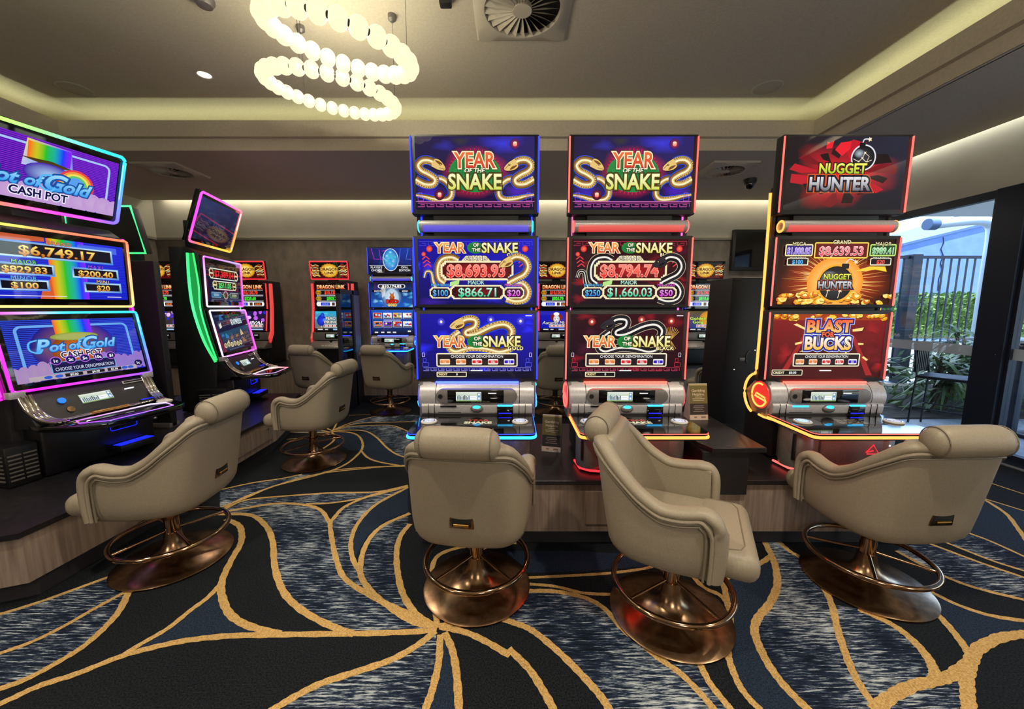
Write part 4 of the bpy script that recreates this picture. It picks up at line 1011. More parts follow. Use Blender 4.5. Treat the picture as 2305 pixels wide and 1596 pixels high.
def art_hunt_top():
    a = Art(16, 9.4); a.quad([(0, 0), (16, 0), (16, 9.4), (0, 9.4)], ['#1a1216', '#161826', '#26283c', '#1e161a'])
    a.glow(7.6, 4.4, 7.2, 4.2, '#f01424', 'auto', 34, .16)
    for k in range(16):
        t = 2*PI*k/16+.2; r0, r1 = random.uniform(2.6, 3.6), random.uniform(5, 7.5); d = random.uniform(.12, .22)
        a.poly([(7.6+r0*math.cos(t), 4.6+r0*.6*math.sin(t)), (7.6+r1*math.cos(t-d), 4.6+r1*.58*math.sin(t-d)), (7.6+r1*1.05*math.cos(t+d*.3), 4.6+r1*.6*math.sin(t+d*.3)), (7.6+r1*.8*math.cos(t+d), 4.6+r1*.5*math.sin(t+d))], random.choice(('#2a1016', '#c0142a', '#1c0f14', '#7a0f1e')))
    for P in ([(5.1, 7.8), (5.9, 7.9), (6.1, 8.9), (5.7, 8.6), (5.2, 8.7)], [(6.3, 7.7), (7.0, 8.6), (8.4, 8.8), (8.3, 7.8), (7.3, 6.9)]): a.poly(P, '#f02030')
    bomb(a, 10.2, 6.7, 1.5); a.rrect(9.5, 8.0, 10.3, 8.6, .1, '#15151b'); a.stroke([(9.9, 8.6), (10.1, 9.0), (10.7, 9.05)], .16, '#d8d8e0'); a.disc(10.8, 9.0, .25, .25, '#ffffff', '#ffe0a0', 10, .3)
    logo_hunt(a, 7.6, 3.9, 1.0); return a
def nuggets(a, y0, y1, n, x1=16):
    for k in range(n):
        x = random.uniform(0, x1); y = random.uniform(y0, y1); r = random.uniform(.35, .8); a0 = random.uniform(0, 3)
        P = [(x+r*q*math.cos(a0+i*1.05), y+r*.6*q*math.sin(a0+i*1.05)) for i, q in enumerate((1, .85, 1.05, .9, 1, .8))]
        a.poly([(p[0]+.03, p[1]-.09) for p in P], '#6a2008'); c = random.choice(('#ffd23c', '#f0a020', '#ffe878', '#e07818')); a.poly(P, c); a.poly([(x+(p[0]-x)*.5, y+.1+(p[1]-y)*.5) for p in P], '#fff2a0' if random.random() < .5 else '#ffcc40')
def art_hunt_mid():
    a = Art(16, 8.95); a.quad([(0, 0), (16, 0), (16, 8.95), (0, 8.95)], ['#4a1408', '#3a1008', '#14060a', '#14060a'])
    a.glow(8, 3.2, 7.8, 4.4, '#e84a0c', 'auto', 40, .03)
    for k in range(170):
        t = 2*PI*random.random(); r0, r1 = 2.4, random.uniform(3.6, 8.0); w = .028; c = random.choice(('#ffb030', '#ffe060', '#ff7a20', '#e03018'))
        a.add([(8+r0*math.cos(t-w), 3.1+r0*math.sin(t-w)*.9), (8+r0*math.cos(t+w), 3.1+r0*math.sin(t+w)*.9), (8+r1*math.cos(t), 3.1+r1*.62*math.sin(t))], [(0, 1, 2)], ['#fff29a', '#fff29a', c])
    a.glow(8, 3.0, 3.9, 3.5, '#fff6a0', '#ff9a24', 30); nuggets(a, .1, 1.5, 46)
    a.poly([(10.5, 4.6), (12.5, 5.2), (14.6, 5.2), (14.9, 4.5), (14.0, 4.9), (12, 4.6)], '#ffd83c')
    bomb(a, 8, 2.9, 2.35, '#ffb030'); a.rrect(8.6, 4.9, 9.6, 5.6, .1, '#15151b'); a.stroke([(9.1, 5.6), (9.6, 6.2), (10.4, 5.9)], .12, '#e8e8f0'); a.disc(10.5, 5.8, .3, .3, '#ffffff', '#ffc040', 10, .35)
    logo_hunt(a, 8.1, 3.0, .58)
    for x0, y0, x1, y1, e, f, t, v, tc, w in ((.6, 6.6, 4.4, 8.2, '#fff0a8', '#2a1680', 'MEGA', '$1,888.85', ('#c8a8ff', '#6a3ae8'), 3.2), (4.6, 6.3, 12.0, 8.45, '#ffe05a', '#6a0a18', 'GRAND', '$8,639.53', ('#ff9aa0', '#f02a3c'), 6.0), (12.2, 6.6, 15.8, 8.2, '#c8f07a', '#0a4a1c', 'MAJOR', '$989.41', ('#a8ffb0', '#1cb048'), 2.9)):
        a.frame(x0, y0, x1, y1, .2, .16, e, f); cy = (y0+y1)/2-.08; a.text(v, (x0+x1)/2, cy, (y1-y0)*.52, tc, ((.03, '#fff4f0'),), w=w, bold=.01)
        a.text(t, (x0+x1)/2, y1+.02, .48, '#fff4c0', ((.06, '#2a0a06'),), bold=.012)
    for x0, x1, v, tc in ((.95, 3.9, '$100', '#5ab8ff'), (12.4, 15.3, '$20', '#ff5a48')): a.frame(x0, 5.35, x1, 6.35, .15, .13, '#fff4d8', '#140a1c'); a.text(v, (x0+x1)/2, 5.82, .5, tc, bold=.03); a.text('MINOR BONUS' if x0 < 5 else 'MINI BONUS', (x0+x1)/2, 6.35, .26, '#fff8e8', ((.05, '#14040a'),), bold=.006, w=2.2)
    return a
def art_hunt_low():
    a = Art(16, 9.05); a.quad([(0, 0), (16, 0), (16, 9.05), (0, 9.05)], ['#3a0810', '#3a0810', '#8a1620', '#8a1620'])
    for k in range(14): a.glow(random.choice((random.uniform(0, 4), random.uniform(12, 16))), random.uniform(1, 7), random.uniform(.6, 1.5), random.uniform(.6, 1.6), random.choice(('#a81c26', '#5a0a14', '#7a1420')), 'auto', wob=.2)
    a.poly([(5.3, 6.3), (10.7, 6.3), (15.2, 0), (.8, 0)], '#4a0b14'); a.poly([(4.4, 6), (4.9, 6), (2.3, .3), (1.4, .3)], '#a8242a'); a.poly([(11.2, 6), (11.7, 6), (14.8, .3), (13.9, .3)], '#a8242a')
    a.rect(0, 8.2, 16, 9.05, '#a83810'); nuggets(a, 8.35, 9.0, 30)
    for P in ([(2.8, 7.6), (3.3, 7.75), (4.8, 7.0), (4.6, 6.8)], [(12.8, 7.2), (12.6, 6.7), (11.3, 6.6), (11.2, 6.9)], [(13.2, 3.1), (13.9, 2.6), (13.7, 2.4), (13.0, 2.9)], [(12.2, 5.0), (13, 4.95), (13, 4.75), (12.3, 4.7)], [(3.3, 5.0), (4.3, 5.2), (4.2, 4.9), (3.3, 4.7)], [(10.2, 4.1), (10.8, 3.6), (10.6, 3.5)], [(4.0, 3.7), (4.5, 4.0), (4.6, 3.8)]): a.poly(P, '#ffe08a')
    a.text('BLAST', 7.95, 7.35, 1.6, ('#ff5a3c', '#ffd078'), ((.12, '#e8f0ff'), (.095, '#1a34c8'), (.04, '#3a0a06')), w=6.4, bold=.04)
    a.text('BUCKS', 7.95, 4.95, 1.7, ('#ffffff', '#ffc048'), ((.12, '#e8f0ff'), (.095, '#1a34c8'), (.04, '#3a1a06')), w=6.6, bold=.04)
    a.text('FOR', 7.85, 6.2, .62, '#ff6a48', ((.14, '#2a0606'),), bold=.04)
    denom(a, 3.2, 1.6, 12.7, 3.5); a.frame(.3, .3, 4.7, 1.15, .14, .1, '#fff2d0', '#140a0c'); a.text('CREDIT', 1.3, .72, .32, '#fff0c0', bold=.03); a.text('$0.00', 3.3, .72, .32, '#ffffff', bold=.02)
    a.rect(7.1, .95, 8.8, 1.1, '#ffffff'); return a
def cloud(a, x0, x1, y, c, n=9):
    for k in range(n): a.disc(x0+(x1-x0)*k/(n-1), y*(.5+.5*random.random()), (x1-x0)/n*.9, y*.75, c, mix(lin(c), lin('#b06ad0'), .3), 14)
def script_title(a, cx, cy, k):
    for t, x, h, dy in (('P', -4.5, 2.0, .1), ('ot', -2.75, 1.45, -.15), ('of', -.35, 1.25, -.1), ('G', 1.75, 2.0, .2), ('old', 4.0, 1.5, .0)):
        a.text(t, cx+x*k, cy+dy*k, h*k, ('#9adcff', '#3aa0f0'), ((.075, '#123a7a'), (.05, '#1c5ab0')), bold=.03, shear=.3)
    for sx, x in ((1, -5.5), (1, .75)): a.stroke([(cx+(x+.5)*k, cy+1.1*k), (cx+(x-.5)*k, cy+.7*k), (cx+(x-.6)*k, cy-.5*k), (cx+(x+.4)*k, cy-1.0*k), (cx+(x+.9)*k, cy-.4*k)], .24*k, '#5ab8f8')
    a.text('CASH POT', cx+.2*k, cy-1.65*k, .95*k, '#14104a', ((.08, '#f0f0ff'),), bold=.03, w=5.6*k)
def scan(a, c, n=34):
    for k in range(n): y = a.H*(k+.5)/n; a.rect(0, y, a.W, y+a.H/n*.4, c)
RB = ('#ff5a20', '#c8c820', '#28c028', '#18b0a0', '#1838ff', '#8a20ff')
def rainbow_band(a, x0, x1, y0, y1):
    n = len(RB)-1
    for k in range(n):
        p, q = x0+(x1-x0)*k/n, x0+(x1-x0)*(k+1)/n; a.quad([(p, y0), (q, y0), (q, y1), (p, y1)], [RB[k], RB[k+1], RB[k+1], RB[k]])
def art_pot_top():
    a = Art(16, 8.4); a.quad([(0, 0), (16, 0), (16, 8.4), (0, 8.4)], ['#2a0a8a', '#1a10b8', '#5a1ac0', '#4a10a0']); scan(a, '#8a2ad0')
    a.frame(.9, 1.2, 15.0, 7.6, .9, .28, '#a8c8f8'); a.quad([(5.2, 4.6), (10.6, 4.6), (10.2, 8.0), (5.6, 8.2)], ['#b8c8e8', '#8ab0ff', '#7a4aff', '#e8d860']); rainbow_band(a, 5.7, 10.2, 5.6, 7.9); a.poly([(5.0, 5.7), (8, 5.1), (10.8, 5.4), (8.2, 5.9)], '#4a3a10')
    a.glow(8, 4.0, 2.6, 1.5, '#a8c8f0', 'auto')
    for k, c in enumerate(('#e8404a', '#f0a040', '#f0e060', '#60c870', '#5aa0f0')): a.disc(11.0, 3.3, 2.2-.28*k, 2.3-.28*k, c)
    cloud(a, 0, 16, 1.9, '#c8a8d8', 12); script_title(a, 7.0, 2.9, 1.08); return a
def silver_plate(a, x0, y0, x1, y1): a.rect(x0-.16, y0-.16, x1+.16, y1+.16, '#5aa0e8'); a.quad([(x0-.08, y0-.08), (x1+.08, y0-.08), (x1+.08, y1+.08), (x0-.08, y1+.08)], ['#c8e8ff', '#3a78d0', '#c8e8ff', '#3a78d0']); a.rect(x0+.12, y0+.12, x1-.12, y1-.12, '#0a0a1c')
def art_pot_mid():
    a = Art(16, 9.0); a.quad([(0, 0), (16, 0), (16, 9), (0, 9)], ['#1014a8', '#0c10b0', '#2424c8', '#3a2a9a']); scan(a, '#1c34e8'); rainbow_band(a, 6.2, 10.6, 0, 9); a.poly([(4.8, 0), (6.4, 0), (6.2, 3), (5.3, 2)], '#d85a28')
    a.poly([(0, 7.9), (6, 8.4), (6, 9), (0, 9)], '#c85a30'); a.poly([(9.8, 7.9), (15, 7.6), (15, 8.6), (9.8, 8.6)], '#4a6ae8')
    for x0, y0, x1, y1, t, tc, v, w in ((1.0, 6.0, 14.2, 8.0, 'GRAND', '#ff8a5a', '$6,749.17', 8.8), (.6, 3.5, 6.6, 4.9, 'MAJOR', '#7af05a', '$829.83', 4.6), (8.9, 3.5, 14.8, 4.9, 'MAXI', '#b04aff', '$200.40', 4.6), (.9, 1.3, 5.8, 2.6, 'MINOR', '#3ab8ff', '$100', 2.8), (10.2, 1.3, 15.0, 2.6, 'MINI', '#ffd860', '$20', 1.8)):
        silver_plate(a, x0, y0, x1, y1); a.text(v, (x0+x1)/2, (y0+y1)/2-.08, (y1-y0)*.62, ('#fff07a', '#c87a18'), ((.03, '#7a1408'),), bold=.02, w=w); a.text(t, (x0+x1)/2, y1+.32, .52, tc, ((.05, '#14104a'),), bold=.008, space=1.15)
    a.rect(.4, .35, 7.8, .45, '#e8e8ff'); a.rect(13, .4, 15, .5, '#e8e8ff'); return a
def art_pot_low():
    a = Art(16, 9.0); a.quad([(0, 0), (16, 0), (16, 9), (0, 9)], ['#1c1480', '#1c1490', '#2024b0', '#101070']); scan(a, '#2a50e0'); a.glow(7.4, 4.6, 5.2, 4.2, '#b06a20', 'auto')
    a.frame(1.0, .2, 14.8, 8.2, .9, .34, '#6aa8f0'); rainbow_band(a, 5.3, 9.8, 6.4, 8.9); a.disc(7.5, 4.2, 3.2, 2.5, '#e07a20', '#8a3a08'); a.disc(7.5, 6.3, 2.9, .62, '#d8d070', '#8a9a40'); a.disc(7.5, 6.25, 2.3, .4, '#a8b060')
    cloud(a, 0, 5, 1.8, '#a890b8', 6); cloud(a, 10.5, 16, 2.0, '#8a78c8', 7); script_title(a, 7.6, 5.0, .9); a.poly([(3.9, .9), (11.6, .9), (11.9, 2.5), (3.7, 2.5)], '#14104a'); a.frame(3.8, .85, 11.8, 2.55, .1, .1, '#5ab8d8')
    for k, t in enumerate(('1c', '2c', '5c', '10c', '$1')): a.disc(4.5+1.72*k, 2.75, .66, .62, '#c86af0'); a.disc(4.5+1.72*k, 2.75, .56, .53, '#14105a'); a.text(t, 4.5+1.72*k, 2.75, .42, '#ffffff', bold=.03)
    a.text('CHOOSE YOUR DENOMINATION', 7.8, 1.45, .5, '#e0e8ff', bold=.005, w=7.2); a.rect(1.2, .1, 14.6, .75, '#b8a8b0')
    for x0, x1, t in ((5.1, 7.2, '$0.00'), (7.7, 10.0, '$0.00'), (10.4, 12.3, '$2.50')): a.rect(x0, .2, x1, .68, '#0c0a1c'); a.text(t, (x0+x1)/2, .44, .3, '#ffffff', bold=.02)
    for x in (3.2, 4.4, 12.8, 13.7): a.disc(x, .44, .45, .24, '#2a5ad0')
    a.disc(15.0, 1.0, .6, .5, '#14104a'); a.text('1c', 15.0, 1.0, .4, '#ffffff', bold=.03); return a
def art_express_top():
    a = Art(16, 9); a.quad([(0, 0), (16, 0), (16, 9), (0, 9)], ['#14101e', '#1a1426', '#262850', '#2a3a6a'])
    for k in range(22): a.glow(random.uniform(0, 16), random.uniform(0, 9), random.uniform(1, 2.4), random.uniform(.3, .9), random.choice(('#34385a', '#3a2c48', '#28304e')), 'auto', wob=.2)
    a.text('EXPRESS', 9, 4.2, .9, '#44486a', bold=.02); return a
def art_express_mid():
    a = Art(16, 9); a.quad([(0, 0), (16, 0), (16, 9), (0, 9)], ['#14183c', '#14183c', '#1a1024', '#1a1024'])
    for y0, y1, c1, v, tc, x0 in ((5.4, 7.9, '#4a0a14', '$7,389.04', '#e02a34', 1.2), (2.9, 5.0, '#0a2a14', '$511.05', '#3ae070', 2.4)):
        a.plate(x0, y0, 16-x0, y1, '#e8f0e0', '#140c10', .22, .5)
        for x in (x0+1.0, 15-x0): a.disc(x, (y0+y1)/2, .9, (y1-y0)*.46, '#d8d0a0'); a.disc(x, (y0+y1)/2, .72, (y1-y0)*.38, c1); a.rect(x-.9, (y0+y1)/2-.2, x+.9, (y0+y1)/2+.2, '#d8d0a0')
        a.text(v, 8, (y0+y1)/2, (y1-y0)*.55, tc, bold=.03, w=9 if x0 < 2 else 6)
    for x0, x1, c in ((1.6, 5.8, '#1c6aa0'), (10.2, 14.4, '#4a3a30')): a.frame(x0, 1.0, x1, 2.3, .12, .12, '#9aa8b8', c); a.rect(x0+.9, 1.35, x1-.9, 1.95, mix(lin(c), lin('#ffffff'), .25))
    a.disc(8, 1.65, 1.1, 1.0, '#c8a0a8'); a.disc(8, 1.65, .85, .8, '#5a2a34'); a.stroke([(5.8, 1.9), (7, 1.65)], .08, '#c8d0d8'); a.stroke([(9, 1.65), (10.2, 1.9)], .08, '#c8d0d8'); return a
def art_express_low():
    a = Art(16, 9); a.quad([(0, 0), (16, 0), (16, 9), (0, 9)], ['#181a3a', '#3a1420', '#2a1a34', '#1a2246'])
    for k in range(26): x, y = random.uniform(1, 12), random.uniform(1, 8.5); a.poly([(x, y), (x+random.uniform(.6, 2), y+.3), (x+random.uniform(.5, 1.6), y+random.uniform(.6, 1.8)), (x+.1, y+random.uniform(.5, 1.5))], random.choice(('#3a4a8a', '#c8a878', '#6a3a4a', '#2a6aa8', '#e0d8c8', '#8a5a30', '#1c1c3a')))
    a.text('EXPRESS', 10.2, 7.1, 1.2, '#c8dce0', ((.08, '#142a3a'),), bold=.04, w=5.6, rot=.05)
    for k in range(6): a.disc(2.0+1.5*k, 1.5+.2*(k % 2), .62, .6, '#e0d4a0'); a.disc(2.0+1.5*k, 1.5+.2*(k % 2), .4, .4, '#8a7a4a')
    a.rect(1, .3, 14, .6, '#2a2a4a'); return a
def art_link_top():
    a = Art(16, 9.2); a.rect(0, 0, 16, 9.2, '#0c0606'); a.quad([(0, 0), (16, 0), (16, 3), (0, 3)], ['#5a0810', '#5a0810', '#140606', '#140606'])
    for sx in (1, -1):
        for k in range(9):
            y = 1.2+.75*k; x = 3.6+random.uniform(-.6, .5); P = [(x, y), (x-1.4, y+.5), (x-2.6, y+.1), (x-3.3, y+.7)]; P = [(8+sx*(p[0]-8), p[1]) for p in P]; a.stroke(P, random.uniform(.25, .5), random.choice(('#ffe08a', '#e8a030', '#c05018', '#fff2c0')))
    a.disc(8, 4.5, 4.0, 4.0, '#e8a828', '#b86a10', 40, .04); a.disc(8, 4.5, 3.6, 3.6, '#ffe870', '#e0a020', 36); a.glow(8, 5.0, 2.2, 2.2, '#fff8a8', '#f4cc48')
    a.text('DRAGON', 8, 5.2, 1.5, '#5a2006', ((.06, '#ffd060'),), bold=.04, w=7.8); a.text('LINK', 8, 3.1, 1.4, '#5a2006', ((.06, '#ffd060'),), bold=.04, w=4.4); return a
def art_link_mid(major='$820.78'):
    a = Art(16, 9.6); a.rect(0, 0, 16, 9.6, '#0a0606'); a.text('DRAGON LINK', 8, 8.4, 1.25, ('#fff0b0', '#f07020'), ((.10, '#7a1c06'),), bold=.04, w=13.6)
    for y, v, c, bc in ((6.2, '$10,130.70', '#ff4a30', '#e8a020'), (3.9, major, '#4af03a', '#d8c040')):
        a.rect(1.0, y-1.05, 15, y+1.05, '#e8e8f0'); a.rect(1.0, y-.9, 15, y+.9, '#0a0a10'); a.text(v, 8.6, y, 1.1, c, bold=.04, w=7.6 if len(v) > 8 else 5.6); a.disc(1.9, y, 1.5, 1.0, bc, '#8a5a10', 8); a.text('GRAND' if y > 5 else 'MAJOR', 1.9, y, .4, '#4a2006', bold=.03)
    a.rrect(.7, .9, 15.3, 2.6, .8, '#f4f4fa'); a.rect(2.8, 1.15, 7.2, 2.35, '#1c28c0'); a.text('$100.00', 5, 1.75, .65, '#8aa0ff', bold=.03); a.rect(8.2, 1.15, 9.6, 2.35, '#5a3020'); a.rect(10.3, 1.15, 14.2, 2.35, '#3a1008'); a.text('$10.00', 12.2, 1.75, .65, '#ff8a40', bold=.03); return a
def art_feature(t1, t2, bgc, tc, motif):
    a = Art(16, 9.6); a.quad([(0, 0), (16, 0), (16, 9.6), (0, 9.6)], bgc)
    if motif == 'bird':
        for k in range(9): a.glow(random.uniform(0, 16), random.uniform(6, 9), 2, .7, '#4ad8e8', 'auto', wob=.2)
        a.disc(3.2, 5.0, 2.2, 2.8, '#1c40f0', '#0c1890'); a.disc(3.6, 7.6, 1.0, 1.1, '#2a58ff', '#1024a8'); a.disc(4.6, 5.2, .8, .9, '#4a80ff'); a.stroke([(3.2, 2.4), (3.4, .8)], .3, '#e8c8a0'); a.poly([(0, 0), (5, 0), (4, 1.2), (1, 1.4)], '#c89a60')
    if motif == 'mask':
        a.disc(8, 6.6, 2.9, 2.3, '#b02a20', '#6a1410'); a.disc(8, 5.7, 1.5, 2.0, '#f4f0ec', '#c8c4d0'); a.disc(8, 8.2, 1.4, .9, '#f8f4f0'); a.disc(7.4, 5.9, .3, .16, '#2a3a8a'); a.disc(8.6, 5.9, .3, .16, '#2a3a8a'); a.disc(8, 4.7, .35, .16, '#b03040')
    if motif == 'gong':
        a.disc(10.5, 5.2, 4.6, 4.4, '#ffd860', '#b87818', 36); a.disc(10.5, 5.2, 3.6, 3.4, '#e8b030', '#d89820', 32); a.disc(10.5, 5.2, 1.0, .9, '#6a4210', '#b87818')
    if motif == 'party':
        for k in range(22): a.disc(random.uniform(0, 16), random.uniform(4, 9.5), random.uniform(.5, 1.3), random.uniform(.5, 1.3), random.choice(('#c060f0', '#2a2ad8', '#f0c0f8', '#100c2a', '#5030c0')))
    ol = ((.06, '#14102a'),)
    cx = {'bird': 9.8, 'gong': 5.4}.get(motif, 8)
    if t2: a.text(t1, cx, 6.0, 1.3, tc, ol, bold=.015, w=min(11, len(t1)*1.3)); a.text(t2, cx, 4.2, 1.3, tc, ol, bold=.015, w=min(11, len(t2)*1.3))
    else: a.text(t1, cx, 3.9, 1.5, tc, ol, bold=.015, w=14, shear=.25)
    a.frame(4.4, 1.6, 15, 3.0, .2, .16, '#ffffff', '#3a1430')
    for k in range(5): a.rrect(5.0+1.95*k, 1.85, 6.5+1.95*k, 2.7, .12, '#fff4f0'); a.rect(5.1+1.95*k, 2.05, 6.4+1.95*k, 2.45, '#d83a30')
    a.rect(0, 0, 16, 1.1, '#12101c'); a.rect(1.5, .35, 4, .75, '#f0f0f0'); a.rect(5, .35, 6.5, .75, '#d8d8e0'); a.rect(9, .25, 15, .85, '#a8c8f0'); return a
def art_opal_top():
    a = Art(16, 9.2); a.quad([(0, 0), (16, 0), (16, 9.2), (0, 9.2)], ['#10143a', '#10143a', '#1c3aa8', '#141c5a'])
    for P in ([(1, 9), (2, 5), (4, 5)], [(4, 8.5), (4.4, 4.8), (6, 5.2)], [(5, 8), (8, 8.6)]): a.stroke(P, .18, '#c02ad0', smooth=0)
    for P in ([(12, 9), (11.4, 4)], [(15, 9), (14, 5), (16, 5)]): a.stroke(P, .16, '#6a8ae0', smooth=0)
    a.rect(0, .2, 16, 2.6, '#0a0a12'); a.rect(0, 2.6, 16, 2.75, '#c8ccd8'); a.disc(8.2, 4.8, 3.0, 4.2, '#e0e8f0'); a.disc(8.2, 4.8, 2.75, 3.95, '#7ad8f0', '#1c6ac8', 36)
    for k in range(26): t = random.uniform(0, 6.28); r = random.uniform(0, .8); a.glow(8.2+2.6*r*math.cos(t), 4.8+3.8*r*math.sin(t), .6, .5, random.choice(('#a8f4ff', '#2a8af0', '#3ad0c8', '#b8c8ff')), '#40a8e0')
    for t, x, y in (("PLAYER'S", 2.7, 1.95), ('CHOICE', 2.7, .9), ('OPAL', 13.4, 1.95), ('EDITION', 13.4, .9)): a.text(t, x, y, .75, '#f4f6ff', bold=.008)
    return a
def art_opal_mid():
    a = Art(16, 9.2); a.quad([(0, 0), (16, 0), (16, 9.2), (0, 9.2)], ['#1c58b8', '#1c58b8', '#0a1030', '#0a1030'])
    for k in range(16): a.glow(random.uniform(0, 16), random.uniform(0, 6), 1.6, .8, random.choice(('#4ab0f0', '#2a80e0', '#8ad8ff')), 'auto', wob=.2)
    a.glow(8, 4, 4, 4, '#c8f0ff', 'auto'); a.rrect(2.9, 7.2, 13.4, 8.7, .7, '#d8dce8'); a.rrect(3.3, 7.35, 13.0, 8.5, .55, '#0c0c14'); a.text('$10,174.83', 8.2, 7.9, .85, '#ffffff', bold=.04, w=7.4)
    for x0, t in ((.6, '$4,573.90'), (11, '$508.20')): a.rrect(x0, 5.7, x0+4.4, 6.6, .3, '#0c0c14'); a.text(t, x0+2.2, 6.15, .45, '#ffffff', bold=.02)
    a.disc(8.2, 3.8, 2.6, 3.2, '#e8f0f8', '#a8c8e0'); a.poly([(7.5, 2.4), (7.2, 3.8), (7.6, 4.6), (7.3, 5.9), (7.9, 5.1), (8.5, 5.1), (9.0, 5.9), (8.8, 4.6), (9.2, 3.8), (8.9, 2.4)], '#a84a18'); a.disc(8.2, 4.3, .55, .7, '#c86a28')
    a.text('RED', 8.2, 2.2, 1.2, '#d01c14', ((.08, '#3a0804'),), bold=.05, w=4.6); a.text('GOLD', 8.2, .85, 1.0, '#ffe070', ((.08, '#5a3008'),), bold=.04, w=3.6); return a
def art_opal_low():
    a = Art(16, 9.2); a.quad([(0, 0), (16, 0), (16, 9.2), (0, 9.2)], ['#10101c', '#10101c', '#1c5ac8', '#1c5ac8'])
    for r in range(2):
        for k in range(4):
            x0, y0 = .7+3.8*k, 5.9-3.3*r; c = random.choice(('#c82a20', '#d8b040', '#5a2ab8', '#f0f0f4', '#2a3a9a', '#e07818')); a.rect(x0, y0, x0+3.3, y0+2.3, '#e8e8f0'); a.rect(x0+.12, y0+.5, x0+3.18, y0+2.2, c)
            for q in range(5): a.disc(x0+.5+.6*q, y0+1.3+random.uniform(-.4, .4), .35, .4, random.choice(('#f0e0b0', '#2a1a4a', '#c81c3a', '#4a80e0', '#ffffff')))
            a.rect(x0+.12, y0+.06, x0+3.18, y0+.42, '#1c1c2c')
    a.rect(4.6, 5.3, 11.2, 5.5, '#f0f0ff')
    for x in (1, 3.4, 5.8, 8): a.rect(x, .4, x+1.3, .9, '#e8e8f0')
    a.rect(13.8, .8, 15, 1.3, '#f0f0e8'); return a
def art_ticket():
    a = Art(16, 6); a.rect(0, 0, 16, 6, '#dfe9e6'); a.quad([(0, 3.6), (16, 3.6), (16, 6), (0, 6)], ['#b0c8b8', '#d0d8b0', '#f0f4f0', '#e8ecd8'])
    for k in range(9): x = .8+.9*k; a.rrect(x, .8, x+.55, random.uniform(2.6, 4.2), .15, random.choice(('#2c3a44', '#5a7a5a', '#46627a')))
    a.rect(9, 1.4, 13, 3.2, '#ffffff'); a.rect(9.3, 2.1, 12.6, 2.4, '#9ab0b8'); a.rect(13.6, .4, 15.6, 5.4, '#6f9ac0'); a.disc(14.6, 4.4, .6, .7, '#ffffff'); a.disc(14.6, 1.8, .6, .9, '#e8f0ff'); a.rect(0, 0, 16, .6, '#7aa05a'); return a
def art_spin():
    a = Art(10, 10); a.disc(5, 5, 4.9, 4.9, '#d8dcf0'); a.disc(5, 5, 4.2, 4.2, '#2a2c50'); a.disc(5, 5, 3.7, 3.7, '#e0e4f8'); a.rect(.9, 4.0, 9.1, 6.0, '#3a3c66'); a.text('SPIN', 5, 5, 1.7, '#ffffff', bold=.03, w=6.2); return a
def art_deck(t1, t2, c1, c2):
    a = Art(16, 6); a.rect(0, 0, 16, 6, '#0b0a0d'); a.text(t1, 8, 4.0, 1.5, c1, bold=.03, w=6); a.text(t2, 8, 1.9, 1.7, c2, ((.06, '#1a1408'),), bold=.04, w=7.6); a.rect(6.5, .35, 9.5, .6, '#f0f0f0'); return a
